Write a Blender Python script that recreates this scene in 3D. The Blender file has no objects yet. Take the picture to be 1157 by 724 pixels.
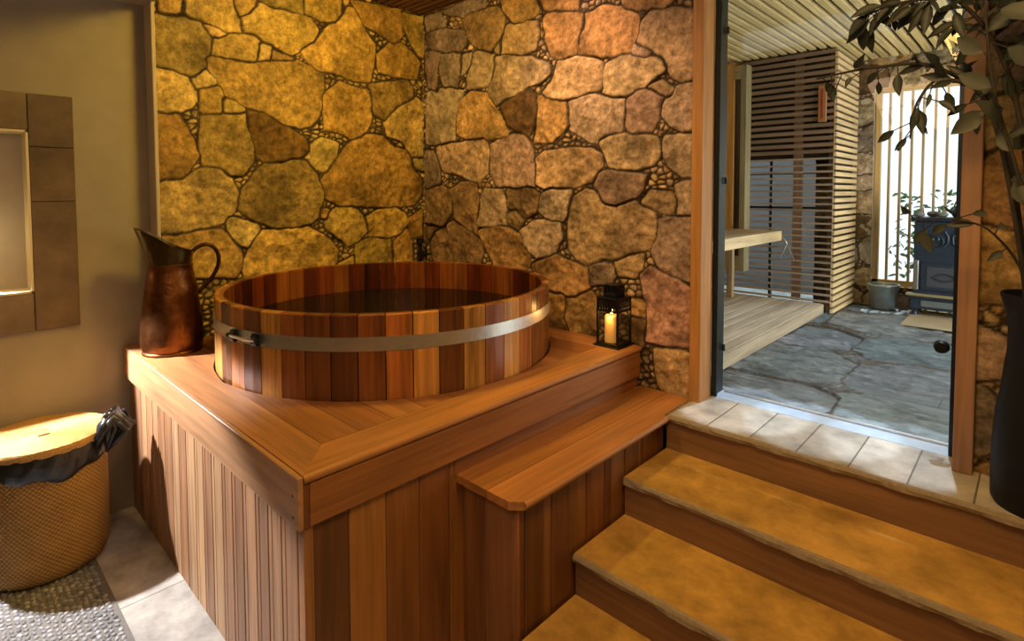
import bpy, bmesh, math, random
import numpy as np
from mathutils import Vector, Matrix
random.seed(7)
S = bpy.context.scene
C = S.collection
PI = math.pi

# ------------------------------------------------------------------ camera
cam_d = bpy.data.cameras.new('camera')
cam = bpy.data.objects.new('camera', cam_d)
C.objects.link(cam)
cam_d.sensor_width = 36.0
cam_d.lens = 630.075 / 1157 * 36
cam_d.shift_y = -(362 - 245.606) / 1157
cam_d.clip_start = 0.02
YAW, PITCH, ROLL = .758200874, .0438756739, -.00253084789
cam.location = (0, 0, 1.99)
cy_, sy_, cp_, sp_, cr_, sr_ = math.cos(YAW), math.sin(YAW), math.cos(PITCH), math.sin(PITCH), math.cos(ROLL), math.sin(ROLL)
Mw = Matrix(((cr_, -sr_, 0), (sr_, cr_, 0), (0, 0, 1))) @ Matrix(((1, 0, 0), (0, cp_, -sp_), (0, sp_, cp_))) \
    @ Matrix(((1, 0, 0), (0, 0, -1), (0, 1, 0))) @ Matrix(((cy_, sy_, 0), (-sy_, cy_, 0), (0, 0, 1)))
cam.matrix_world = Matrix.Translation((0, 0, 1.99)) @ (Mw.transposed() @ Matrix(((1, 0, 0), (0, -1, 0), (0, 0, -1)))).to_4x4()
S.camera = cam

# ------------------------------------------------------------------ world, exposure
S.view_settings.view_transform = 'Standard'
S.view_settings.look = 'None'
S.view_settings.gamma = 1
S.view_settings.use_curve_mapping = False
S.view_settings.exposure = 0.0
S.cycles.use_denoising = True
S.cycles.max_bounces = 7
S.cycles.sample_clamp_indirect = 4
w = bpy.data.worlds.new('sky'); S.world = w; w.use_nodes = True
bg = w.node_tree.nodes['Background']
bg.inputs[0].default_value = (.86, .93, 1, 1)
bg.inputs[1].default_value = 1.7


def lamp(name, kind, loc, target, power, color, size=.3, size_y=None, angle=60, blend=.3):
    d = bpy.data.lights.new(name, kind)
    d.energy = power
    d.color = color
    if kind == 'AREA':
        d.size = size
        if size_y:
            d.shape = 'RECTANGLE'; d.size_y = size_y
    elif kind == 'SPOT':
        d.shadow_soft_size = size; d.spot_size = math.radians(angle); d.spot_blend = blend
    elif kind == 'POINT':
        d.shadow_soft_size = size
    elif kind == 'SUN':
        d.angle = math.radians(.6)
    o = bpy.data.objects.new(name, d)
    C.objects.link(o)
    o.location = loc
    o.rotation_euler = (Vector(target) - Vector(loc)).to_track_quat('-Z', 'Y').to_euler()
    return o


lamp('sun', 'SUN', (-.60, 7.35, 5), (-.75, 6.05, .775), 9, (1, .95, .85))
lamp('alcove_light', 'AREA', (-2.5, 1.7, 3.5), (-4.0, 2.0, 1.7), 54, (1, .64, .10), .4)
lamp('wall_wash', 'SPOT', (-2.35, 2.45, 3.5), (-2.2, 3.08, 2.7), 56, (1, .60, .36), .08, angle=95, blend=1)
lamp('room_light', 'AREA', (-.8, -.2, 3.1), (-1.6, 2.2, .9), 29, (1, .64, .38), 1.2)
lamp('stair_light', 'AREA', (-.25, 1.2, 3.1), (-.35, 2.1, .5), 33, (1, .57, .14), .6)
lamp('basket_light', 'SPOT', (-3.55, .2, 3.1), (-3.95, .45, .6), 34, (1, .58, .22), .05, angle=42, blend=.9)
lamp('niche_light', 'SPOT', (-4.20, -.08, 1.90), (-3.15, .64, .15), 640, (.97, .94, 1), .03, angle=66, blend=.3)
lamp('niche_glow', 'POINT', (-4.24, .12, 1.75), (0, 0, 0), 1.7, (1, .74, .34), .02)
lamp('hall_fill', 'AREA', (1.5, 5.3, 2.0), (-1.5, 5.2, 2.6), 165, (1, .93, .76), 2.6, 2.0)  # added fill for ceiling and slats; no window opens on this side
for x_ in (-1.2, -.80, -.42):
    lamp('hall_downlight', 'SPOT', (x_, 4.0, 3.3), (x_, 3.165, .775), 300, (.78, .89, 1), .02, angle=16.4, blend=.3)
lamp('hall_ceiling_light', 'SPOT', (-.75, 4.9, 3.3), (-.75, 4.9, .775), 150, (.74, .87, 1), .05, angle=80, blend=.6)

# ------------------------------------------------------------------ materials
def nodes(name):
    m = bpy.data.materials.new(name); m.use_nodes = True
    nt = m.node_tree
    return m, nt, nt.nodes['Principled BSDF'], nt.nodes.new, nt.links.new


def plain(name, col, rough=.5, metal=0, bump=0, scale=40, var=0, spec=.5, emit=None, es=0):
    m, nt, b, N, L = nodes(name)
    b.inputs['Base Color'].default_value = (*col, 1)
    b.inputs['Roughness'].default_value = rough
    b.inputs['Metallic'].default_value = metal
    b.inputs['Specular IOR Level'].default_value = spec
    if emit:
        b.inputs['Emission Color'].default_value = (*emit, 1); b.inputs['Emission Strength'].default_value = es
    tc = N('ShaderNodeTexCoord')
    nz = N('ShaderNodeTexNoise'); nz.inputs['Scale'].default_value = scale; nz.inputs['Detail'].default_value = 5
    L(tc.outputs['Object'], nz.inputs['Vector'])
    if var:
        mx = N('ShaderNodeMix'); mx.data_type = 'RGBA'
        mx.inputs[6].default_value = (*[c * (1 - var) for c in col], 1)
        mx.inputs[7].default_value = (*[min(1, c * (1 + var)) for c in col], 1)
        L(nz.outputs['Fac'], mx.inputs[0]); L(mx.outputs[2], b.inputs['Base Color'])
    if bump:
        bp = N('ShaderNodeBump'); bp.inputs['Strength'].default_value = 1; bp.inputs['Distance'].default_value = bump
        L(nz.outputs['Fac'], bp.inputs['Height']); L(bp.outputs['Normal'], b.inputs['Normal'])
    return m


def wood(name, rough=.52, contrast=.35):
    """boards: colour of each board from the 'tone' attribute, grain along the first axis of 'gco'"""
    m, nt, b, N, L = nodes(name)
    at = N('ShaderNodeAttribute'); at.attribute_name = 'tone'
    g = N('ShaderNodeAttribute'); g.attribute_name = 'gco'
    mp = N('ShaderNodeMapping'); mp.inputs['Scale'].default_value = (1.6, 38, 38)
    L(g.outputs['Vector'], mp.inputs['Vector'])
    n1 = N('ShaderNodeTexNoise'); n1.inputs['Scale'].default_value = 1; n1.inputs['Detail'].default_value = 6; n1.inputs['Distortion'].default_value = .6
    L(mp.outputs[0], n1.inputs['Vector'])
    mp2 = N('ShaderNodeMapping'); mp2.inputs['Scale'].default_value = (1.2, 7, 7)
    L(g.outputs['Vector'], mp2.inputs['Vector'])
    n2 = N('ShaderNodeTexNoise'); n2.inputs['Scale'].default_value = 1; n2.inputs['Detail'].default_value = 3
    L(mp2.outputs[0], n2.inputs['Vector'])
    ad = N('ShaderNodeMath'); ad.operation = 'ADD'; L(n1.outputs['Fac'], ad.inputs[0]); L(n2.outputs['Fac'], ad.inputs[1])
    mr = N('ShaderNodeMapRange'); mr.inputs[1].default_value = .7; mr.inputs[2].default_value = 1.3
    mr.inputs[3].default_value = 1 - contrast; mr.inputs[4].default_value = 1 + contrast
    L(ad.outputs[0], mr.inputs[0])
    mul = N('ShaderNodeVectorMath'); mul.operation = 'SCALE'
    L(at.outputs['Color'], mul.inputs[0]); L(mr.outputs[0], mul.inputs['Scale'])
    L(mul.outputs[0], b.inputs['Base Color'])
    b.inputs['Roughness'].default_value = rough
    bp = N('ShaderNodeBump'); bp.inputs['Distance'].default_value = .0012; bp.inputs['Strength'].default_value = .6
    L(n1.outputs['Fac'], bp.inputs['Height']); L(bp.outputs['Normal'], b.inputs['Normal'])
    return m


def stone(name, rough=.8, fine=14, bump=.006, contrast=.45, spec=.3):
    """stones: colour of each stone from the 'tone' attribute, mottled"""
    m, nt, b, N, L = nodes(name)
    at = N('ShaderNodeAttribute'); at.attribute_name = 'tone'
    tc = N('ShaderNodeTexCoord')
    n1 = N('ShaderNodeTexNoise'); n1.inputs['Scale'].default_value = fine; n1.inputs['Detail'].default_value = 8; n1.inputs['Roughness'].default_value = .65
    L(tc.outputs['Object'], n1.inputs['Vector'])
    n2 = N('ShaderNodeTexNoise'); n2.inputs['Scale'].default_value = fine * .35; n2.inputs['Detail'].default_value = 4
    L(tc.outputs['Object'], n2.inputs['Vector'])
    ad = N('ShaderNodeMath'); ad.operation = 'ADD'; L(n1.outputs['Fac'], ad.inputs[0]); L(n2.outputs['Fac'], ad.inputs[1])
    mr = N('ShaderNodeMapRange'); mr.inputs[1].default_value = .7; mr.inputs[2].default_value = 1.3
    mr.inputs[3].default_value = 1 - contrast; mr.inputs[4].default_value = 1 + contrast
    L(ad.outputs[0], mr.inputs[0])
    mul = N('ShaderNodeVectorMath'); mul.operation = 'SCALE'
    L(at.outputs['Color'], mul.inputs[0]); L(mr.outputs[0], mul.inputs['Scale'])
    L(mul.outputs[0], b.inputs['Base Color'])
    b.inputs['Roughness'].default_value = rough
    b.inputs['Specular IOR Level'].default_value = spec
    n3 = N('ShaderNodeTexNoise'); n3.inputs['Scale'].default_value = fine * 2.2; n3.inputs['Detail'].default_value = 9; n3.inputs['Roughness'].default_value = .7
    L(tc.outputs['Object'], n3.inputs['Vector'])
    bp = N('ShaderNodeBump'); bp.inputs['Distance'].default_value = bump; bp.inputs['Strength'].default_value = 1
    L(n3.outputs['Fac'], bp.inputs['Height']); L(bp.outputs['Normal'], b.inputs['Normal'])
    return m


def thin_glass(name, tint=(.93, .96, .95), refl=1.0):
    m, nt, b, N, L = nodes(name)
    out = nt.nodes['Material Output']
    tr = N('ShaderNodeBsdfTransparent'); tr.inputs[0].default_value = (*tint, 1)
    gl = N('ShaderNodeBsdfGlossy'); gl.inputs['Roughness'].default_value = .01
    lw = N('ShaderNodeLayerWeight'); lw.inputs[0].default_value = .5
    pw = N('ShaderNodeMath'); pw.operation = 'POWER'; pw.inputs[1].default_value = 4.5; L(lw.outputs['Facing'], pw.inputs[0])
    fr = N('ShaderNodeMath'); fr.operation = 'MULTIPLY_ADD'; fr.inputs[1].default_value = .8; fr.inputs[2].default_value = .025; L(pw.outputs[0], fr.inputs[0])
    mx = N('ShaderNodeMixShader'); L(fr.outputs[0], mx.inputs[0]); L(tr.outputs[0], mx.inputs[1]); L(gl.outputs[0], mx.inputs[2])
    L(mx.outputs[0], out.inputs['Surface'])
    nt.nodes.remove(b)
    return m


def floor_tiles(name, c1, c2, grout, bw, bh, rough=.5, mortar=.006, scale=1.0, streak=None, off=.5, loc=(0, 0, 0), bump=.003):
    m, nt, b, N, L = nodes(name)
    tc = N('ShaderNodeTexCoord'); mp = N('ShaderNodeMapping'); mp.inputs['Location'].default_value = loc
    L(tc.outputs['Object'], mp.inputs[0])
    br = N('ShaderNodeTexBrick'); br.offset = off
    br.inputs['Scale'].default_value = scale; br.inputs['Brick Width'].default_value = bw; br.inputs['Row Height'].default_value = bh
    br.inputs['Mortar Size'].default_value = mortar; br.inputs['Color1'].default_value = (*c1, 1); br.inputs['Color2'].default_value = (*c2, 1)
    br.inputs['Mortar'].default_value = (*grout, 1)
    L(mp.outputs[0], br.inputs['Vector'])
    n1 = N('ShaderNodeTexNoise'); n1.inputs['Scale'].default_value = 5; n1.inputs['Detail'].default_value = 8; n1.inputs['Roughness'].default_value = .65
    mp2 = N('ShaderNodeMapping'); L(tc.outputs['Object'], mp2.inputs[0])
    if streak: mp2.inputs['Scale'].default_value = streak
    L(mp2.outputs[0], n1.inputs['Vector'])
    mr = N('ShaderNodeMapRange'); mr.inputs[1].default_value = .3; mr.inputs[2].default_value = .7; mr.inputs[3].default_value = .55; mr.inputs[4].default_value = 1.45
    L(n1.outputs['Fac'], mr.inputs[0])
    mul = N('ShaderNodeVectorMath'); mul.operation = 'SCALE'
    L(br.outputs['Color'], mul.inputs[0]); L(mr.outputs[0], mul.inputs['Scale']); L(mul.outputs[0], b.inputs['Base Color'])
    b.inputs['Roughness'].default_value = rough
    sb = N('ShaderNodeMath'); sb.operation = 'SUBTRACT'; L(n1.outputs['Fac'], sb.inputs[0]); L(br.outputs['Fac'], sb.inputs[1])
    bp = N('ShaderNodeBump'); bp.inputs['Distance'].default_value = bump; bp.inputs['Strength'].default_value = 1
    L(sb.outputs[0], bp.inputs['Height']); L(bp.outputs['Normal'], b.inputs['Normal'])
    return m


M = {}
M['wood'] = wood('cedar_boards')
M['wood_rough'] = wood('weathered_boards', .7, .3)
M['wood_wet'] = wood('wet_cedar', .25, .55)
M['masonry'] = stone('rubble_stone', .82, 60, .006, .55, .2)
M['cleft'] = stone('cleft_flagstone', .45, 40, .003, .3, .45)
M['step_stone'] = stone('honey_travertine', .42, 9, .002, .45)
M['step_edge'] = stone('rough_stone_edge', .8, 40, .004, .35)
M['plaster'] = plain('lime_plaster', (.30, .255, .19), .85, 0, .002, 6, .18)
M['soffit'] = plain('painted_ceiling', (.50, .42, .32), .9, 0, .001, 8, .05)
M['niche_tile'] = floor_tiles('brown_stone_tiles', (.155, .105, .062), (.11, .075, .045), (.06, .04, .025), .9, .355, .55, .004, loc=(0, 0, 0))
M['niche_inside'] = plain('pale_niche_plaster', (.55, .49, .40), .8, 0, .001, 10, .08)
M['travertine'] = floor_tiles('landing_travertine', (.50, .47, .43), (.38, .36, .33), (.15, .14, .12), .215, 2.0, .28, .0035, loc=(.047, -1.9, 0))
M['floor'] = floor_tiles('floor_limestone', (.36, .33, .27), (.32, .30, .25), (.16, .15, .12), .9, .6, .6, .004, loc=(.45, .1, 0))
M['slate'] = floor_tiles('cleft_slate', (.095, .13, .165), (.165, .20, .22), (.05, .06, .07), .62, .40, .42, .004, streak=(1, 3.2, 1), loc=(.08, .05, 0), bump=.02)
M['marble'] = plain('pale_marble_threshold', (.40, .52, .70), .25, 0, .001, 9, .25)
M['pebble'] = stone('pebbles', .5, 30, .001, .3)
M['grout'] = plain('pebble_grout', (.13, .12, .10), .9, 0, .002, 60, .2)
M['steel'] = plain('brushed_steel_band', (.78, .80, .82), .36, 1, .0006, 30, .15)
M['black_metal'] = plain('black_metal', (.012, .013, .016), .42, .6, .0003, 60)
M['dark_frame'] = plain('dark_grey_metal', (.03, .04, .045), .38, .8)
M['copper'] = plain('aged_copper', (.19, .075, .026), .38, 1, .004, 24, .75)
M['copper_dark'] = plain('dark_copper', (.07, .033, .016), .4, 1, .001, 30, .4)
M['brass'] = plain('aged_brass', (.13, .09, .035), .33, 1, .002, 30, .5)
M['glass'] = thin_glass('clear_glass')
M['glass_door'] = thin_glass('door_glass', (.95, .97, .97))
M['wax'] = plain('candle_wax', (.80, .52, .22), .5, 0, 0, 20, 0, .5, (1, .36, .06), .22)
M['flame'] = plain('flame', (1, .8, .4), .5, 0, 0, 10, 0, .5, (1, .68, .22), 14)
M['bag'] = plain('black_plastic', (.016, .017, .02), .28, 0, .006, 22, 0, .6)
M['vase'] = plain('matt_black_vase', (.006, .008, .016), .6, 0, 0, 20, 0, .25)
M['iron'] = plain('blue_black_iron', (.035, .06, .11), .35, .5, .001, 30, .3)
M['zinc'] = plain('galvanised_zinc', (.42, .47, .48), .4, .8, .001, 20, .3)
M['leaf'] = plain('dark_leaf', (.022, .030, .024), .55, 0, 0, 20, .3)
M['leaf_pale'] = plain('pale_leaf', (.06, .07, .06), .6, 0, .001, 12, .3)
M['bark'] = plain('dark_bark', (.03, .025, .02), .8, 0, .002, 40, .3)
M['green'] = plain('garden_leaf', (.08, .16, .05), .6, 0, 0, 20, .4)
M['dark'] = plain('dark_board', (.03, .022, .018), .8)
M['outwall'] = plain('grey_render', (.22, .22, .24), .9, 0, .001, 10, .08)
M['soil'] = plain('garden_ground', (.20, .18, .13), .9, 0, .01, 6, .3)
M['paper'] = plain('thermometer_plate', (.42, .20, .08), .5)
M['red'] = plain('red_mark', (.35, .05, .03), .5)
M['rattan'] = None

# water: dark, glossy
m, nt, b, N, L = nodes('tub_water')
b.inputs['Base Color'].default_value = (.006, .006, .005, 1); b.inputs['Roughness'].default_value = .03; b.inputs['IOR'].default_value = 1.25
nz = N('ShaderNodeTexNoise'); nz.inputs['Scale'].default_value = 5; bp = N('ShaderNodeBump'); bp.inputs['Distance'].default_value = .002
L(nz.outputs['Fac'], bp.inputs['Height']); L(bp.outputs['Normal'], b.inputs['Normal'])
M['water'] = m
# woven basket: object-space weave using angle and height
m, nt, b, N, L = nodes('woven_seagrass')
g = N('ShaderNodeAttribute'); g.attribute_name = 'gco'
sp = N('ShaderNodeSeparateXYZ'); L(g.outputs['Vector'], sp.inputs[0])
def mth(op, a, bb=None):
    n = N('ShaderNodeMath'); n.operation = op
    for i, v in enumerate((a, bb)):
        if v is None: continue
        if isinstance(v, (int, float)): n.inputs[i].default_value = v
        else: L(v, n.inputs[i])
    return n.outputs[0]
row = mth('MULTIPLY', sp.outputs[1], 84.0)
fl = mth('FLOOR', row)
par = mth('MULTIPLY', mth('MODULO', fl, 2.0), PI)
uu = mth('SINE', mth('ADD', mth('MULTIPLY', sp.outputs[0], 300.0), par))
rr = mth('SINE', mth('MULTIPLY', mth('FRACT', row), PI))
hh = mth('MULTIPLY', mth('ADD', mth('MULTIPLY', uu, .5), .5), rr)
nz = N('ShaderNodeTexNoise'); nz.inputs['Scale'].default_value = 9; L(g.outputs['Vector'], nz.inputs['Vector'])
cr = N('ShaderNodeValToRGB'); cr.color_ramp.elements[0].color = (.13, .055, .008, 1); cr.color_ramp.elements[1].color = (.60, .33, .065, 1)
L(mth('ADD', mth('MULTIPLY', hh, .7), mth('MULTIPLY', nz.outputs['Fac'], .45)), cr.inputs[0])
L(cr.outputs[0], b.inputs['Base Color']); b.inputs['Roughness'].default_value = .7
bp = N('ShaderNodeBump'); bp.inputs['Distance'].default_value = .006; L(hh, bp.inputs['Height']); L(bp.outputs['Normal'], b.inputs['Normal'])
M['rattan'] = m
M['rattan_lid'] = plain('woven_lid', (.44, .24, .06), .7, 0, .006, 110, .6)

# ------------------------------------------------------------------ mesh helpers
class MB:
    def __init__(s):
        s.v = []; s.f = []; s.t = []; s.g = []; s.fm = []
        s.smooth = False
    def add(s, vs, fs, tone=(1, 1, 1), axis=0, mat=None, mi=0, gco=None):
        n = len(s.v)
        off = random.uniform(0, 60)
        perm = {0: (0, 1, 2), 1: (1, 0, 2), 2: (2, 0, 1)}[axis]
        for k, p in enumerate(vs):
            s.g.append(gco[k] if gco else (p[perm[0]] + off, p[perm[1]] + off, p[perm[2]] - off))
            q = Vector(p)
            if mat is not None: q = mat @ q
            s.v.append(tuple(q)); s.t.append((*tone, 1))
        s.f += [[i + n for i in f] for f in fs]; s.fm += [mi] * len(fs)
        return s
    def box(s, lo, hi, bev=0, **k):
        lo, hi = list(lo), list(hi)
        for i in range(3):
            if lo[i] > hi[i]: lo[i], hi[i] = hi[i], lo[i]
        if bev <= 0:
            vs = [(x, y, z) for x in (lo[0], hi[0]) for y in (lo[1], hi[1]) for z in (lo[2], hi[2])]
            fs = [(0, 1, 3, 2), (4, 6, 7, 5), (0, 4, 5, 1), (2, 3, 7, 6), (0, 2, 6, 4), (1, 5, 7, 3)]
            return s.add(vs, fs, **k)
        bev = min(bev, *[(hi[i] - lo[i]) * .45 for i in range(3)])
        vs = []; idx = {}
        for c in range(8):
            sg = [(c >> i) & 1 for i in range(3)]
            for a in range(3):
                p = [(hi[i] if sg[i] else lo[i]) if i == a else ((hi[i] - bev) if sg[i] else (lo[i] + bev)) for i in range(3)]
                idx[(c, a)] = len(vs); vs.append(p)
        fs = []
        for a in range(3):
            b, c = (a + 1) % 3, (a + 2) % 3
            for sd in (0, 1):
                q = [sd << a, sd << a | 1 << b, sd << a | 1 << b | 1 << c, sd << a | 1 << c]
                fs.append([idx[(i, a)] for i in (q if sd else q[::-1])])
            for sb in (0, 1):
                for sc in (0, 1):
                    c0 = sb << b | sc << c; c1 = c0 | 1 << a
                    fs.append([idx[(c0, b)], idx[(c1, b)], idx[(c1, c)], idx[(c0, c)]])
        for c in range(8): fs.append([idx[(c, 0)], idx[(c, 1)], idx[(c, 2)]])
        return s.add(vs, fs, **k)
    def prism(s, pts, z0, z1, axis_dir=2, **k):
        """polygon pts (two coordinates) extruded along axis_dir between z0 and z1"""
        def mk(p, z): return {2: (p[0], p[1], z), 1: (p[0], z, p[1]), 0: (z, p[0], p[1])}[axis_dir]
        n = len(pts)
        vs = [mk(p, z0) for p in pts] + [mk(p, z1) for p in pts]
        fs = [list(range(n))[::-1], list(range(n, 2 * n))] + [[i, (i + 1) % n, n + (i + 1) % n, n + i] for i in range(n)]
        return s.add(vs, fs, **k)
    def lathe(s, prof, cen=(0, 0, 0), seg=32, a0=0, a1=2 * PI, caps=True, **k):
        full = abs(a1 - a0 - 2 * PI) < 1e-6
        n = seg if full else seg + 1
        vs = []; gc = []
        for i in range(n):
            a = a0 + (a1 - a0) * i / seg
            for r, z in prof:
                vs.append((cen[0] + r * math.cos(a), cen[1] + r * math.sin(a), cen[2] + z)); gc.append((a * .25, z, r))
        m = len(prof); fs = []
        for i in range(seg):
            j = (i + 1) % n
            for q in range(m - 1):
                fs.append([i * m + q, j * m + q, j * m + q + 1, i * m + q + 1])
        if full and caps:
            if prof[0][0] > 1e-5: fs.append([i * m for i in range(n)][::-1])
            if prof[-1][0] > 1e-5: fs.append([i * m + m - 1 for i in range(n)])
        return s.add(vs, fs, gco=gc, **k)
    def tube(s, path, r, seg=8, **k):
        P = [Vector(p) for p in path]; n = len(P)
        R = r if isinstance(r, (list, tuple)) else [r] * n
        up = None; vs = []
        for i in range(n):
            t = (P[min(i + 1, n - 1)] - P[max(i - 1, 0)]).normalized()
            if up is None:
                up = t.orthogonal().normalized()
            up = (up - t * up.dot(t)).normalized(); b = t.cross(up)
            for j in range(seg):
                a = 2 * PI * j / seg
                vs.append(tuple(P[i] + (up * math.cos(a) + b * math.sin(a)) * R[i]))
        fs = [[i * seg + j, i * seg + (j + 1) % seg, (i + 1) * seg + (j + 1) % seg, (i + 1) * seg + j] for i in range(n - 1) for j in range(seg)]
        fs += [list(range(seg))[::-1], [(n - 1) * seg + j for j in range(seg)]]
        return s.add(vs, fs, **k)
    def build(s, name, mat, parent=None, smooth=None, fix=True):
        me = bpy.data.meshes.new(name)
        me.from_pydata(s.v, [], s.f)
        a = me.attributes.new('tone', 'FLOAT_COLOR', 'POINT'); a.data.foreach_set('color', np.array(s.t, 'f').ravel())
        g = me.attributes.new('gco', 'FLOAT_VECTOR', 'POINT'); g.data.foreach_set('vector', np.array(s.g, 'f').ravel())
        for mm in (mat if isinstance(mat, (list, tuple)) else [mat]): me.materials.append(mm)
        if any(s.fm): me.polygons.foreach_set('material_index', s.fm)
        if fix:
            bm = bmesh.new(); bm.from_mesh(me)
            if smooth: bmesh.ops.remove_doubles(bm, verts=bm.verts, dist=1e-6)
            bmesh.ops.recalc_face_normals(bm, faces=bm.faces); bm.to_mesh(me); bm.free()
        if smooth:
            me.shade_smooth()
            if smooth is not True: me.set_sharp_from_angle(angle=math.radians(smooth))
        o = bpy.data.objects.new(name, me); C.objects.link(o)
        if parent: o.parent = parent
        return o


def empty(name, label=None, cat=None, group=None, kind=None, loc=(0, 0, 0)):
    o = bpy.data.objects.new(name, None); C.objects.link(o); o.empty_display_size = .1
    o.location = loc
    return tag(o, label, cat, group, kind)


def tag(o, label=None, cat=None, group=None, kind=None):
    if label: o['label'] = label
    if cat: o['category'] = cat
    if group: o['group'] = group
    if kind: o['kind'] = kind
    return o


def struct(o, label=None):
    o['kind'] = 'structure'
    if label: o['label'] = label
    return o


def at_base(o, base):
    """move an Empty to its thing's base while its parts stay where they are"""
    d = Vector(base)
    for ch in [c for c in bpy.data.objects if c.parent == o]:
        if ch.type == 'MESH' and ch.location.length == 0:
            pass
        ch.location = Vector(ch.location) - d
    o.location = d
    return o

# ------------------------------------------------------------------ noise for the masonry
def vnoise(x, y, seed):
    r = np.random.RandomState(seed); T = r.rand(256, 256)
    xi = np.floor(x).astype(int); yi = np.floor(y).astype(int); fx = x - xi; fy = y - yi
    fx = fx * fx * (3 - 2 * fx); fy = fy * fy * (3 - 2 * fy)
    g = lambda i, j: T[i % 256, j % 256]
    return (g(xi, yi) * (1 - fx) + g(xi + 1, yi) * fx) * (1 - fy) + (g(xi, yi + 1) * (1 - fx) + g(xi + 1, yi + 1) * fx) * fy - .5


def fbm(x, y, seed, octs=4):
    return sum(vnoise(x * 2 ** o, y * 2 ** o, seed + o) / 2 ** o for o in range(octs))


TONES = {  # stone colours: yellow, pale, buff, ochre, dark brown, grey, tan, reddish
    'y': (.40, .29, .13), 'p': (.50, .38, .22), 'b': (.27, .19, .10), 'o': (.38, .25, .11), 'd': (.17, .105, .05),
    'g': (.29, .235, .19), 't': (.40, .32, .23), 'r': (.35, .25, .20), 's': (.34, .25, .13)}


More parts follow.
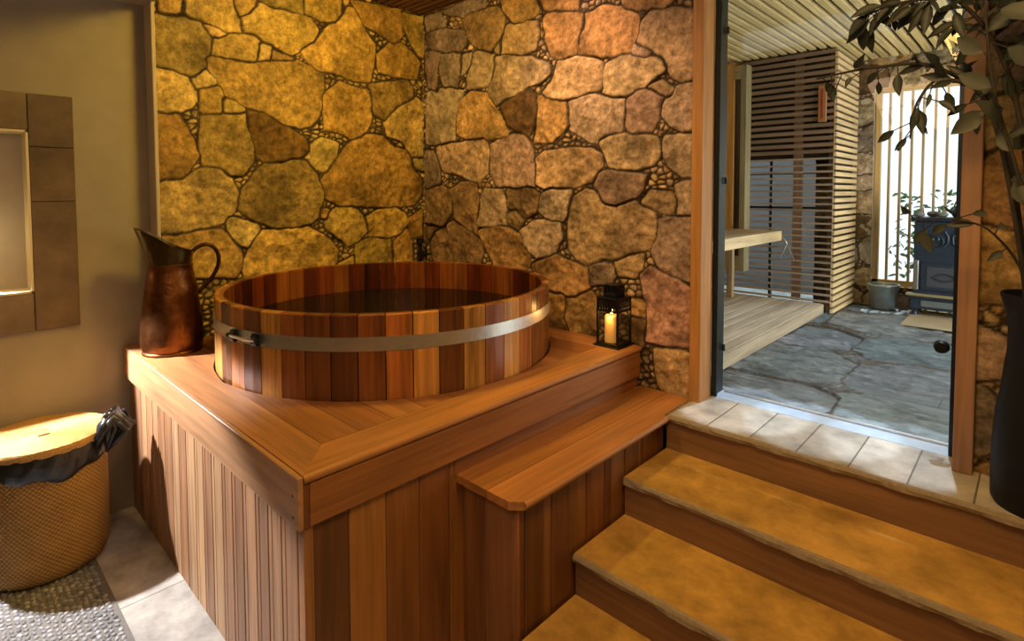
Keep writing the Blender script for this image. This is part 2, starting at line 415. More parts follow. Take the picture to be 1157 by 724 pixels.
def masonry(name, polys, place, u0, u1, v0, v1, res, seed, depth=.024, chip=.052, rand=None, tint=(1, 1, 1), holes=(), grow=.021, spk=.32, rel=1.0, sv=1.0, pal=None, mat='masonry'):
    """rubble wall as one relief surface: traced big stones, small chips between them, dark recessed joints"""
    rs = np.random.RandomState(seed)
    nu = int((u1 - u0) / res) + 1; nv = int((v1 - v0) / res) + 1
    U, V = np.meshgrid(np.linspace(u0, u1, nu), np.linspace(v0, v1, nv))
    wu = U + .018 * fbm(U * 9, V * 9, seed, 3); wv = V + .018 * fbm(U * 9 + 40, V * 9 + 17, seed + 9, 3)
    best = np.full(U.shape, -1.0); sec = best.copy(); lab = np.zeros(U.shape, int) - 1
    cols = []; tilt = []
    P = []
    if polys:
        for l in polys.strip().split('\n'):
            P.append((TONES[l[0]], np.array([[float(a) / 1000 for a in q.split(',')] for q in l[1:].split()])))
    if rand:
        # random big stones: jittered lattice turned into rounded polygons
        sp = rand; row = 0; y = v0 - .1
        while y < v1 + .2:
            hgt = sp * rs.uniform(.6, 1.0); x = u0 - rs.uniform(0, sp)
            while x < u1 + .2:
                wd = sp * rs.uniform(.7, 1.5)
                pts = []
                for (ax, ay) in ((.06, .2), (.25, .03), (.7, .04), (.95, .22), (.96, .75), (.72, .97), (.28, .96), (.05, .7)):
                    pts.append([x + wd * (ax + rs.uniform(-.05, .05)), y + hgt * (ay + rs.uniform(-.06, .06)) + .05 * math.sin(x * 5 + row)])
                P.append((pal[rs.randint(len(pal))] if pal else TONES[rs.choice(list('ppbotrtgd'))], np.array(pts)))
                x += wd * 1.03
            y += hgt * 1.03; row += 1
    for k, (col, p) in enumerate(P):
        m_ = .13
        i0 = max(0, int((p[:, 0].min() - m_ - u0) / res)); i1 = min(nu, int((p[:, 0].max() + m_ - u0) / res) + 2)
        j0 = max(0, int((p[:, 1].min() - m_ - v0) / res)); j1 = min(nv, int((p[:, 1].max() + m_ - v0) / res) + 2)
        if i1 <= i0 or j1 <= j0: cols.append(col); tilt.append((0, 0, 0, 0, 0)); continue
        x = wu[j0:j1, i0:i1]; y = wv[j0:j1, i0:i1]
        inside = np.zeros(x.shape, bool); dm = np.full(x.shape, 9.0)
        n = len(p)
        for i in range(n):
            a = p[i]; b = p[(i + 1) % n]; e = b - a; L2 = e @ e + 1e-12
            t = np.clip(((x - a[0]) * e[0] + (y - a[1]) * e[1]) / L2, 0, 1)
            dm = np.minimum(dm, np.hypot(x - a[0] - t * e[0], y - a[1] - t * e[1]))
            cnd = ((a[1] > y) != (b[1] > y)) & (x < (b[0] - a[0]) * (y - a[1]) / (b[1] - a[1] + 1e-12) + a[0])
            inside ^= cnd
        sd = np.where(inside, dm, -dm)
        sd = sd + grow
        sub = best[j0:j1, i0:i1]; s2 = sec[j0:j1, i0:i1]; up = sd > sub
        s2[:] = np.where(up, sub, np.maximum(s2, sd))
        sub[up] = sd[up]; lab[j0:j1, i0:i1][up & (sd > 0)] = k
        f = rs.uniform(.78, 1.12); cols.append(tuple(c * f * rs.uniform(.95, 1.05) for c in col))
        c = p.mean(0); tilt.append((c[0], c[1], rs.uniform(-.06, .06), rs.uniform(-.06, .06), rs.uniform(-.008, .006)))
    # chips
    gx = np.arange(u0 - chip, u1 + chip, chip); gy = np.arange(v0 - chip, v1 + chip, chip * .72)
    SX = gx[None, :] + rs.uniform(-.45, .45, (len(gy), len(gx))) * chip; SY = gy[:, None] + rs.uniform(-.45, .45, SX.shape) * chip * .72
    cu = np.floor((wu - u0 + chip) / chip + .5).astype(int); cv = np.floor((wv - v0 + chip) / (chip * .72) + .5).astype(int)
    f1 = np.full(U.shape, 9.0); f2 = f1.copy(); ci = np.zeros(U.shape, int)
    for dj in (-2, -1, 0, 1, 2):
        for di in (-2, -1, 0, 1, 2):
            a = np.clip(cv + dj, 0, SX.shape[0] - 1); b = np.clip(cu + di, 0, SX.shape[1] - 1)
            d = np.hypot(wu - SX[a, b], (wv - SY[a, b]) * 1.25); idn = a * SX.shape[1] + b
            nw = d < f1
            f2 = np.where(nw, f1, np.where((d < f2) & (idn != ci), d, f2)); f1 = np.where(nw, d, f1); ci = np.where(nw, idn, ci)
    chipd = np.minimum((f2 - f1) * .5, -best)
    pal = np.array(pal if pal else [TONES[c] for c in 'ppptotbs']); rcol = pal[rs.randint(0, len(pal), SX.size)] * rs.uniform(.8, 1.2, (SX.size, 1))
    big = lab >= 0
    d = np.where(big, np.minimum(best, (best - sec) * .5), chipd)
    bcol = np.array(cols) if cols else np.zeros((1, 3)); tl = np.array(tilt) if tilt else np.zeros((1, 5))
    col = np.where(big[..., None], bcol[np.clip(lab, 0, None)], rcol[ci])
    t = tl[np.clip(lab, 0, None)]
    # mottling inside the stones, each stone with its own patches
    so = np.where(big, lab, 0) * 3.7
    mot = fbm(U * 6 + so, V * 6 * sv - so, seed + 30, 6)
    lichen = np.clip((fbm(U * 3.1 + so * 2, V * 3.1, seed + 50, 3) - .12) * 4, 0, 1)
    col = col * (1 + .6 * mot + spk * fbm(U * 38 + so, V * 38, seed + 91, 3))[..., None]
    col = col * (1 - .33 * (lichen * big))[..., None]
    jw = .0045 + .005 * fbm(U * 6, V * 6, seed + 70, 2)
    j = np.clip((d - jw) / .006, 0, 1)[..., None]
    col = np.array([.05, .033, .02]) * (1 - j) + col * j * np.array(tint)
    e = np.clip(d / .017, 0, 1); e = e * (2 - e)
    ec = np.clip(d / .012, 0, 1)
    h = np.where(big, -depth * (1 - e) + t[..., 4] + np.clip((U - t[..., 0]) * t[..., 2] + (V - t[..., 1]) * t[..., 3], -.012, .006), -depth * (1 - .62 * ec))
    facet = np.abs(fbm(U * 4.5 + so, V * 4.5 * sv + so * 1.3, seed + 80, 4))
    h += np.where(big, rel * (.014 * fbm(U * 8 + so, V * 8 * sv, seed + 20, 4) + .008 * fbm(U * 26, V * 26 * sv + so, seed + 61, 3) - .050 * facet) * e, .004 * fbm(U * 40, V * 40, seed + 21, 2))
    h = np.minimum(h, .004)
    pts = place(U, V, h).reshape(-1, 3)
    idx = np.arange(nu * nv).reshape(nv, nu)
    q = np.stack([idx[:-1, :-1], idx[:-1, 1:], idx[1:, 1:], idx[1:, :-1]], -1).reshape(-1, 4)
    if holes:
        uc = (U[:-1, :-1] + U[1:, 1:]).ravel() / 2; vc = (V[:-1, :-1] + V[1:, 1:]).ravel() / 2
        keep = np.ones(len(q), bool)
        for (a, b, c_, d_) in holes: keep &= ~((uc > a) & (uc < b) & (vc > c_) & (vc < d_))
        q = q[keep]
    me = bpy.data.meshes.new(name)
    me.vertices.add(len(pts)); me.vertices.foreach_set('co', pts.ravel().astype('f'))
    me.loops.add(q.size); me.loops.foreach_set('vertex_index', q.ravel().astype('i'))
    me.polygons.add(len(q)); me.polygons.foreach_set('loop_start', np.arange(0, q.size, 4, dtype='i'))
    me.update(calc_edges=True)
    a = me.attributes.new('tone', 'FLOAT_COLOR', 'POINT')
    a.data.foreach_set('color', np.concatenate([col.reshape(-1, 3), np.ones((nu * nv, 1))], 1).astype('f').ravel())
    me.materials.append(M[mat])
    me.shade_smooth()
    o = bpy.data.objects.new(name, me); C.objects.link(o)
    return o

STONES_LEFT='''s1033,3105 1120,3114 1288,3095 1345,3010 1338,2916 1298,2817 1233,2762 1177,2764 1112,2788 1030,2801
y1200,3271 1464,3338 1511,3185 1544,3102 1458,3091 1299,3109 1232,3122 1187,3174
y1504,3349 1640,3383 1650,3295 1588,3226 1523,3211 1501,3248
y1552,3182 1668,3305 1806,3319 1951,3308 2046,3291 2095,3236 2058,3149 2008,3087 1878,3006 1774,3038 1670,3092 1568,3113
y1362,3013 1463,3074 1639,3092 1657,3058 1641,2909 1545,2899 1359,2914
p1309,3083 1391,3106 1441,3075 1401,3038 1351,3040
p1668,3036 1737,3037 1735,2943 1660,2924
b1755,3009 1877,2999 1904,2972 1747,2945
y1326,2879 1403,2904 1635,2902 1923,2962 2039,2929 2117,2882 2137,2791 2127,2642 2031,2506 1968,2488 1828,2495 1689,2564 1568,2582 1465,2654 1410,2712 1345,2784
p1029,2769 1176,2759 1242,2695 1245,2598 1212,2549 1080,2496 1017,2506
p1222,2726 1302,2795 1377,2754 1377,2731 1252,2685
o1278,2671 1410,2712 1414,2654 1383,2527 1285,2517
y1413,2624 1487,2639 1550,2586 1520,2552 1417,2542
b1285,2505 1543,2537 1565,2441 1574,2351 1597,2291 1577,2197 1516,2128 1452,2133 1385,2167 1287,2181 1269,2302
d1573,2570 1689,2557 1827,2482 1980,2390 2014,2313 1930,2256 1796,2218 1681,2220 1633,2261 1600,2401 1571,2472
o1021,2484 1129,2495 1168,2437 1217,2339 1236,2243 1181,2126 1144,2086 1030,2073 1011,2094
p1029,2056 1159,2075 1287,2158 1374,2149 1451,2091 1484,1994 1481,1891 1405,1803 1266,1762 1110,1729 1050,1744 1034,1873
b1493,1885 1525,2013 1618,2137 1681,2189 1809,2225 1998,2219 2060,2134 2115,1993 2105,1851 2039,1779 1865,1739 1703,1760 1581,1821
p1428,1814 1610,1776 1621,1732 1558,1630 1499,1646 1443,1729
y1040,1711 1266,1738 1375,1733 1419,1694 1498,1597 1507,1492 1453,1424 1033,1471
y1525,1490 1582,1610 1645,1712 1831,1722 1981,1734 2130,1645 2233,1527 2214,1340 1541,1414
y1658,3388 1981,3470 1985,3329 1864,3320 1737,3328
y2008,3477 2337,3560 2311,3397 2249,3315 2139,3311 2013,3348
y1986,3044 2086,3128 2159,3229 2288,3344 2351,3454 2421,3443 2499,3335 2588,3210 2585,3030 2534,2908 2396,2909 2205,2935 2082,2929 2013,3004
o2406,3523 2568,3527 2845,3541 2871,3451 2861,3336 2778,3254 2717,3293 2607,3336 2500,3370 2445,3449
y2891,3529 3089,3536 3085,3196 3027,3217 2916,3385
o2629,3131 2734,3238 2869,3263 3008,3190 3065,3131 3024,3001 2865,2978 2644,3004
b2541,2873 2643,2894 2911,2954 2985,2903 2974,2810 2816,2731 2681,2599 2571,2668
p2672,2569 2825,2710 3022,2824 3090,2777 3084,2330 2977,2302 2876,2435 2723,2477
o2135,2724 2279,2851 2395,2832 2540,2823 2563,2667 2553,2558 2452,2429 2388,2438 2272,2479 2160,2490 2134,2623
p2005,2259 2028,2347 2122,2413 2255,2374 2231,2276 2140,2170 2082,2182
o2109,2088 2230,2214 2348,2380 2485,2459 2679,2459 2784,2369 2921,2346 2976,2209 3072,2094 3070,1992 2992,1898 2715,1872 2542,1883 2379,1901 2262,1902 2151,1966
y2132,1761 2178,1842 2262,1882 2379,1879 2459,1813 2489,1688 2423,1613 2334,1590 2220,1653 2146,1726
o2098,1878 2171,1856 2147,1788 2104,1810
o2516,1789 2627,1845 2786,1863 2877,1800 2913,1729 2801,1642 2667,1620 2539,1649
y2406,1578 2538,1620 2728,1593 2745,1486 2706,1285 2410,1318
o2782,1575 2894,1668 2949,1548 2945,1259 2769,1279
o2923,1760 3059,1834 3066,1620 2950,1603
o1051,3233 1174,3265 1182,3178 1146,3136 1058,3138
p2977,2287 3084,2291 3083,2197 3015,2210
y2299,3551 2392,3588 2351,3496 2312,3431
y2246,1421 2388,1479 2385,1299 2244,1315'''
STONES_BACK='''g-3976,3529 -3780,3524 -3723,3401 -3965,3404
g-3966,3389 -3723,3386 -3454,3289 -3454,3204 -3521,3165 -3749,3198 -3955,3272
b-3442,3429 -3284,3436 -3085,3419 -3009,3322 -3009,3202 -3086,3150 -3155,3094 -3286,3138 -3411,3252 -3453,3346
g-3721,3526 -3473,3542 -3334,3587 -3212,3557 -3233,3452 -3388,3452 -3452,3431
o-3055,3519 -2721,3437 -2679,3301 -2809,3247 -2898,3272 -3009,3388
p-3057,3165 -2990,3252 -2809,3234 -2671,3224 -2671,3124 -2705,3035 -2854,3029 -3039,3061
o-2612,3249 -2515,3265 -2397,3221 -2292,3197 -2263,3103 -2306,3024 -2321,2937 -2420,2924 -2539,2975 -2588,3076
o-2670,3425 -2285,3331 -2322,3245 -2491,3259 -2620,3313
g-3993,3225 -3773,3187 -3811,3005 -3825,2863 -3935,2923 -3995,3109
g-3749,3168 -3532,3146 -3522,2999 -3579,2876 -3729,2896 -3799,3041
t-3359,3109 -3286,3117 -3135,3084 -3116,2972 -3166,2843 -3340,2845 -3425,2849 -3413,2983
t-3510,3127 -3391,3121 -3381,3035 -3501,2960
t-3126,3049 -2991,3039 -2722,2968 -2571,2900 -2555,2854 -2621,2794 -2766,2776 -2873,2738 -2993,2706 -3108,2685 -3187,2756 -3146,2908
t-3948,2871 -3671,2888 -3502,2837 -3547,2712 -3605,2570 -3596,2436 -3735,2416 -3967,2430
o-3547,2748 -3393,2816 -3237,2776 -3138,2681 -3013,2485 -2994,2437 -3189,2416 -3451,2449 -3572,2494
d-3041,2671 -2855,2729 -2697,2697 -2688,2619 -2705,2493 -2766,2420 -2873,2461 -2975,2516
o-2646,2678 -2412,2620 -2396,2454 -2538,2366 -2706,2364 -2671,2490
p-2604,2704 -2514,2817 -2475,2903 -2321,2925 -2140,2860 -2098,2813 -2118,2684 -2283,2659 -2459,2656 -2596,2684
o-2299,2993 -2285,3108 -2248,3188 -2107,3196 -1973,3166 -1857,3086 -1856,2993 -1906,2893 -2004,2883 -2140,2877 -2306,2935
o-1973,3254 -1580,3158 -1664,3096 -1783,3118 -1876,3133 -1940,3164
p-1849,2938 -1825,3041 -1753,3100 -1579,3071 -1464,3035 -1459,2663 -1546,2635 -1620,2697 -1661,2798 -1751,2882
p-2104,2717 -2084,2811 -1971,2860 -1874,2839 -1691,2792 -1661,2740 -1719,2701 -1810,2649 -1904,2618 -2036,2622 -2097,2659
p-1761,2637 -1689,2660 -1619,2608 -1613,2571 -1689,2591
t-1688,2511 -1624,2562 -1591,2599 -1518,2621 -1459,2618 -1455,2344 -1543,2351 -1628,2400 -1681,2457
t-2388,2617 -2174,2634 -2035,2588 -1955,2579 -1942,2511 -1974,2384 -2068,2380 -2158,2329 -2319,2399 -2388,2435
r-1916,2580 -1853,2622 -1748,2609 -1682,2564 -1711,2434 -1758,2373 -1889,2372 -1935,2421
t-1862,2918 -1763,2857 -1781,2828 -1868,2859
p-2123,2326 -1967,2361 -1807,2350 -1716,2322 -1673,2233 -1744,2167 -1837,2148 -1966,2141 -2046,2161 -2095,2255
t-1651,2317 -1455,2329 -1452,2069 -1540,2091 -1626,2162 -1662,2243
t-3869,2362 -3795,2412 -3506,2401 -3240,2427 -3200,2326 -3211,2152 -3315,2083 -3509,2145 -3738,2181 -3833,2284
g-4007,2354 -3856,2362 -3797,2244 -3799,2068 -3986,2031
r-3169,2359 -2994,2417 -2810,2423 -2723,2301 -2697,2203 -2706,2048 -2902,2043 -3092,2059 -3161,2150
p-2671,2234 -2596,2281 -2395,2289 -2208,2279 -2130,2240 -2122,2169 -2193,2071 -2395,2026 -2596,2027 -2672,2073
r-2171,2036 -2136,2111 -2046,2132 -1868,2110 -1792,2086 -1804,2004 -1867,1949 -1997,1908 -2100,1936
b-4025,2015 -3800,2053 -3681,2014 -3648,1825 -3744,1708 -3991,1739
b-3635,2013 -3509,2079 -3347,2069 -3305,1940 -3339,1673 -3458,1697 -3591,1789
t-3285,1940 -3212,2018 -3044,2010 -2996,1874 -2997,1751 -3143,1732 -3297,1726
b-2968,2003 -2723,2022 -2655,1976 -2680,1847 -2812,1811 -2903,1875 -2977,1895
t-2629,1976 -2514,2020 -2379,2019 -2379,1884 -2434,1803 -2538,1799 -2638,1848
b-2978,1820 -2884,1856 -2812,1791 -2885,1708 -2969,1752
b-3942,1582 -3780,1676 -3626,1743 -3458,1668 -3298,1611 -3267,1512 -3332,1312 -3749,1270 -3907,1427
o-3287,1676 -3094,1727 -2922,1720 -2821,1644 -2759,1516 -2813,1364 -3047,1341 -3195,1517
t-2839,1697 -2724,1767 -2571,1792 -2473,1770 -2457,1664 -2513,1566 -2681,1522 -2803,1579
p-2356,1946 -2244,2000 -2157,1982 -2100,1924 -1997,1873 -1867,1926 -1741,1868 -1698,1787 -1722,1705 -1801,1628 -1962,1588 -2098,1555 -2242,1501 -2317,1537 -2386,1606 -2379,1792
p-1810,1921 -1743,1993 -1624,1993 -1583,1950 -1594,1871 -1664,1880
t-1573,2029 -1512,2055 -1452,2054 -1449,1864 -1571,1861
g-1693,1815 -1594,1839 -1449,1843 -1444,1472 -1590,1499 -1690,1554 -1727,1622 -1704,1717
p-2008,1533 -1896,1576 -1801,1595 -1812,1505 -1863,1455 -1961,1462
o-2724,1452 -2513,1541 -2355,1497 -2227,1472 -2212,1347 -2316,1279 -2513,1280 -2681,1325
t-2190,1481 -2029,1519 -2001,1447 -2028,1397 -2183,1374
r-1812,1466 -1738,1512 -1589,1467 -1460,1408 -1442,1306 -1440,1097 -1528,1070 -1673,1064 -1783,1061 -1754,1206 -1773,1314
p-1715,1012 -1585,1043 -1439,1014 -1435,757 -1611,760 -1689,807
o-2393,1238 -2204,1317 -2153,1264 -2152,976 -2354,988 -2416,1103
o-1874,1295 -1786,1307 -1785,1212 -1874,1215
o-1867,1188 -1785,1195 -1815,1016 -1872,1016
o-2724,1274 -2448,1275 -2408,1029 -2725,1002
t-3058,3064 -3135,3098 -3067,3146 -3028,3193
b-4017,1674 -3891,1679 -3968,1565 -4019,1562
t-2759,1370 -3096,1294 -3097,1104 -2760,1117'''
WALL_X = -4.0      # stone wall on the left
WALL_Y = 3.08      # stone wall with the door
PLX = -4.15        # plaster wall
LZ = .775          # landing level
DZ = 1.035         # deck level

# ================================================================== setting: the bath room
o = masonry('wall_left_stone', STONES_LEFT, lambda u, v, h: np.stack([WALL_X + h, u, v], -1), 1.021, 3.10, .95, 3.60, .007, 11, tint=(1.08, 1.0, .58))  # tint puts the alcove lamp's yellow into the stone colour
struct(o, 'rubble stone wall behind the round tub, tinted with lamplight yellow')
o = masonry('wall_back_stone', STONES_BACK, lambda u, v, h: np.stack([u, WALL_Y - h, v], -1), -4.02, -1.455, .72, 3.60, .007, 23, depth=.026, tint=(1.06, .95, .95))
struct(o, 'tan rubble stone wall between the tub and the doorway')
o = masonry('wall_back_stone', None, lambda u, v, h: np.stack([u, WALL_Y - h, v], -1), -.185, 1.62, .72, 3.35, .011, 41, rand=.38, tint=(.98, .94, .9))
struct(o, 'rubble stone wall right of the doorway')

b = MB().box((WALL_X - .2, 1.022, 0), (WALL_X - .05, 3.3, 3.7)); struct(b.build('wall_left', M['plaster']))
b = MB().box((-4.2, WALL_Y + .05, 0), (-1.455, WALL_Y + .24, 3.7)); b.box((-.18, WALL_Y + .05, 0), (1.7, WALL_Y + .24, 3.7)); b.box((-1.455, WALL_Y + .05, 3.3), (-.18, WALL_Y + .24, 3.7))
struct(b.build('wall_back', M['plaster']))
# plaster return where the alcove begins
b = MB().box((PLX - .16, 1.000, 0), (WALL_X + .003, 1.021, 3.6), .004); struct(b.build('trim_1', M['soffit']), 'pale plaster edge where the stone wall begins')

# plaster wall with a niche opening
NY0, NY1, NZ0, NZ1 = -.34, .417, 1.43, 2.349
b = MB()
b.box((PLX - .16, -2.3, 0), (PLX, 1.005, NZ0)).box((PLX - .16, -2.3, NZ1), (PLX, 1.005, 3.6))
b.box((PLX - .16, -2.3, NZ0), (PLX, NY0, NZ1)).box((PLX - .16, NY1, NZ0), (PLX, 1.005, NZ1))
struct(b.build('wall_left_plaster', M['plaster']), 'smooth beige plaster wall left of the tub')
b = MB().box((PLX - .2, NY0 - .05, NZ0 - .05), (PLX - .15, NY1 + .05, NZ1 + .05))
struct(b.build('wall_niche', M['niche_inside']), 'pale back of the lit wall niche')
# brown stone tile surround, standing a little proud of the plaster
PY0, PY1, PZ0, PZ1 = -.62, .622, 1.212, 2.556
t = empty('tile_surround', 'brown stone tile surround around the lit niche on the plaster wall', 'wall tiles')
b = MB(); th = .022
rows = [PZ0, 1.345, 1.86, 2.10, PZ1]
def tile_box(b, y0, y1, z0, z1):
    tn = random.choice([(.165, .115, .07), (.14, .092, .055), (.12, .08, .052), (.17, .12, .078)])
    b.box((PLX - .01, y0 + .0015, z0 + .0015), (PLX + th, y1 - .0015, z1 - .0015), .003, tone=tn)
for z0, z1 in ((PZ0, NZ0), (NZ1, PZ1)):
    for y0, y1 in ((PY0, -.1), (-.1, NY1)): tile_box(b, y0, y1, z0, z1)
tile_box(b, PY0, NY0, NZ0, 1.946); tile_box(b, PY0, NY0, 1.946, NZ1)
for z0, z1 in ((PZ0, 1.946), (1.946, 2.257), (2.257, PZ1)): tile_box(b, NY1, PY1, z0, z1)
M['tile_stone'] = stone('brown_tile_stone', .6, 7, .001, .4)
b.build('tile_frame', M['tile_stone'], t)
b = MB(); e = .012
b.box((PLX - .15, NY1 - e, NZ0), (PLX + th + .003, NY1, NZ1)).box((PLX - .15, NY0, NZ0), (PLX + th + .003, NY0 + e, NZ1))
b.box((PLX - .15, NY0, NZ0), (PLX + th + .003, NY1, NZ0 + e)).box((PLX - .15, NY0, NZ1 - e), (PLX + th + .003, NY1, NZ1))
M['reveal'] = plain('cream_niche_reveal', (.62, .52, .34), .6)
b.build('niche_reveal', M['reveal'], t); at_base(t, (PLX, .0, PZ0))

# ceilings, outer walls
b = MB().box((-4.4, -2.4, 3.174), (1.7, 1.021, 3.35)); struct(b.build('ceiling_soffit', M['soffit']), 'low painted ceiling in front of the tub alcove')
b = MB().box((-4.2, 1.022, 3.62), (1.7, 3.3, 3.72)); struct(b.build('ceiling', M['dark']))
b = MB(); y = 1.03
while y < WALL_Y:
    b.box((-4.0, y, 3.56), (1.6, y + .042, 3.60), 0, tone=random.choice([(.26, .13, .06), (.21, .10, .045)]), axis=0); y += .066
struct(b.build('ceiling_slats', M['wood']), 'dark timber slats over the tub')
b = MB().box((-4.4, -2.45, 0), (1.7, -2.3, 3.4)).box((1.6, -2.4, 0), (1.75, 3.3, 3.7)); struct(b.build('wall_front', M['plaster']))
b = MB().box((-4.4, -2.4, -.12), (1.7, 3.3, 0)); struct(b.build('floor', M['floor']), 'smooth stone floor')

# pebble strip in the floor
PB0, PB1 = -4.22, -3.17
g = MB().box((-4.14, -1.6, 0), (-2.2, .584, .006)); og = g.build('pebble_bed', M['grout'])
struct(og, 'grey grout bed of the pebble floor strip'); og.name = 'floor_pebble_bed'
pb = MB(); rs = random.Random(3)
base = []
for i in range(7):
    for j in range(4): pass
y = -.55
def pebble(b, x, y, a, ra, rb, h, tn):
    vs = [(x, y, .004 + h)]; n = 8
    for ring, (k, z) in enumerate(((.62, .82), (.95, .35), (1.0, 0))):
        for i in range(n):
            t = 2 * PI * i / n
            px, py = ra * k * math.cos(t), rb * k * math.sin(t)
            vs.append((x + px * math.cos(a) - py * math.sin(a), y + px * math.sin(a) + py * math.cos(a), .004 + h * z))
    fs = [(0, 1 + i, 1 + (i + 1) % n) for i in range(n)]
    for r in range(2):
        for i in range(n): fs.append((1 + r * n + i, 1 + (r + 1) * n + i, 1 + (r + 1) * n + (i + 1) % n, 1 + r * n + (i + 1) % n))
    b.add(vs, fs, tone=tn)
row = 0
while y < .575:
    x = -4.13 + (row % 2) * .016
    while x < -2.24:
        g = rs.uniform(.10, .34)
        pebble(pb, x + rs.uniform(-.004, .004), y + rs.uniform(-.004, .004), rs.uniform(-.6, .9), rs.uniform(.0125, .0175), rs.uniform(.0085, .012), .009, (g * .97, g, g * 1.03))
        x += .034
    y += .0245; row += 1
tag(pb.build('pebbles', M['pebble'], None, True), 'flat grey pebbles set in rows in the floor beside the basket', 'pebbles', kind='stuff')

# ================================================================== steps and landing
ST = empty('staircase', 'three honey stone steps with brown risers climbing to the doorway', 'stairs')
noses = [(2.76, LZ), (2.335, .581), (1.93, .3875), (1.525, .194)]
X0, X1 = -1.462, 1.58
def slab_edge(b, x0, x1, y0, y1, z1, th, seed):
    """slab with an irregular, chipped front edge (y0 side): top, front, underside"""
    r = np.random.RandomState(seed); n = int((x1 - x0) / .02)
    xs = np.linspace(x0, x1, n); w1 = fbm(xs * 9, xs * 0 + seed, seed, 4) * .012; w2 = fbm(xs * 14, xs * 0 + 7.7, seed + 3, 4) * .016
    vs = []; ln = []
    for i, x in enumerate(xs):
        pr = [(y1, z1), (y0 + .016, z1), (y0 + .006 + w1[i] * .5, z1 - .005), (y0 + w1[i], z1 - th * .45), (y0 + .004 + w2[i], z1 - th), (y1, z1 - th)]
        vs += [(x, p[0], p[1]) for p in pr]
    fs = []; m = 6
    for i in range(n - 1):
        for q in range(m):
            fs.append([i * m + q, (i + 1) * m + q, (i + 1) * m + (q + 1) % m, i * m + (q + 1) % m])
    fs += [list(range(m))[::-1], [(n - 1) * m + q for q in range(m)]]
    k0 = len(b.fm)
    b.add(vs, fs, tone=(.52, .31, .085))
    for i in range(n - 1):
        for q in (1, 2, 3): b.fm[k0 + i * m + q] = 1
M['edge_tone'] = plain('chipped_slab_edge', (.30, .245, .19), .85, 0, .004, 55, .3)
for k, (yn, z) in enumerate(noses):
    if k:
        b = MB(); slab_edge(b, X0, X1, yn, noses[k - 1][0] + .035, z, .036, 5 + k)
        b.build('tread', [M['step_stone'], M['edge_tone']], ST)
    zb = noses[k + 1][1] if k < 3 else 0
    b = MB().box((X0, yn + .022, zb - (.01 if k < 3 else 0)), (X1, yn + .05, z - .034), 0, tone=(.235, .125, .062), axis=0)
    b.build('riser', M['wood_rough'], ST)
# solid core under the flight
at_base(ST, (0, 1.55, 0))
b = MB()
for k, (yn, z) in enumerate(noses[1:]): b.box((X0 + .01, yn + .06, 0), (X1, noses[k][0] + .03, z - .04))
struct(b.build('wall_stair_base', M['dark']))
b = MB(); slab_edge(b, X0 + .01, X1, 2.76, 3.20, LZ, .034, 31)
o = b.build('landing_slab', [M['travertine'], M['edge_tone']]); o.name = 'floor_landing'; struct(o, 'pale stone landing in front of the doorway')
b = MB().box((X0, 2.80, 0), (X1, 3.20, LZ - .04)); struct(b.build('floor_landing_base', M['dark']))
b = MB().box((-1.40, 3.20, .6), (-.2, 3.345, LZ + .002), .002); struct(b.build('trim_2', M['marble']), 'pale blue grey stone threshold strip')

# ================================================================== tub deck
CED = [(0.344, 0.148, 0.048), (0.292, 0.118, 0.036), (0.396, 0.185, 0.064), (0.258, 0.100, 0.031), (0.318, 0.141, 0.050), (0.370, 0.163, 0.056)]
DX0, DX1, DY0, DY1 = -4.145, -1.79, .84, 3.045
DK = empty('tub_deck', 'cedar clad deck boxed in around the round hot tub', 'deck')
TUB = (-2.985, 2.035)
TR = 1.0
def ring_clip(b, x0, x1, y0, y1, tone):
    """deck board running along x, cut back around the tub"""
    n = 2; R = TR + .010
    segs = []
    d0, d1 = y0 - TUB[1], y1 - TUB[1]
    if (d0 <= -R and d1 <= -R) or (d0 >= R and d1 >= R): segs = None
    if segs is None:
        b.box((x0, y0, DZ - .03), (x1, y1, DZ), .002, tone=tone, axis=0); return
    ys = np.linspace(y0, y1, 9); cut = []
    for y in ys:
        d = abs(y - TUB[1]); cut.append(math.sqrt(max(0, R * R - d * d)))
    for sgn, xe in ((-1, x0), (1, x1)):
        pts = []
        for y, c in zip(ys, cut):
            xx = TUB[0] + sgn * c
            xx = max(xx, x0) if sgn < 0 else min(xx, x1)
            pts.append((xx, y))
        if all(abs(p[0] - xe) < 1e-4 for p in pts): continue
        poly = pts + [(xe, y1), (xe, y0)]
        b.prism(poly, DZ - .03, DZ, tone=tone, axis=0)
b = MB(); y = DY0 + .176; k = 0
while y < DY1 - .02:
    y1 = min(y + .162, DY1)
    ring_clip(b, (WALL_X - .03 if y > 1.0 else DX0), DX1 - .178, y, y1, CED[(k * 2 + 1) % 6]); y = y1 + .003; k += 1
b.build('deck_boards', M['wood'], DK)
b = MB()
b.prism([(DX0, DY0 + .013), (DX1, DY0 + .013), (DX1 - .176, DY0 + .174), (DX0, DY0 + .174)], DZ - .034, DZ, tone=(0.361, 0.163, 0.056), axis=0)
b.build('border_board', M['wood'], DK)
b = MB()
b.prism([(DX1, DY0 + .013), (DX1, DY1), (DX1 - .176, DY1), (DX1 - .176, DY0 + .176)], DZ - .034, DZ, tone=(0.396, 0.174, 0.050), axis=1)
b.build('border_board', M['wood'], DK)
# rounded nosings
b = MB().tube([(DX1 - .002, DY0 + .014, DZ - .017), (DX1 - .002, DY1, DZ - .017)], .017, 10, tone=(0.396, 0.174, 0.050), axis=1); b.build('nosing', M['wood'], DK, 40)
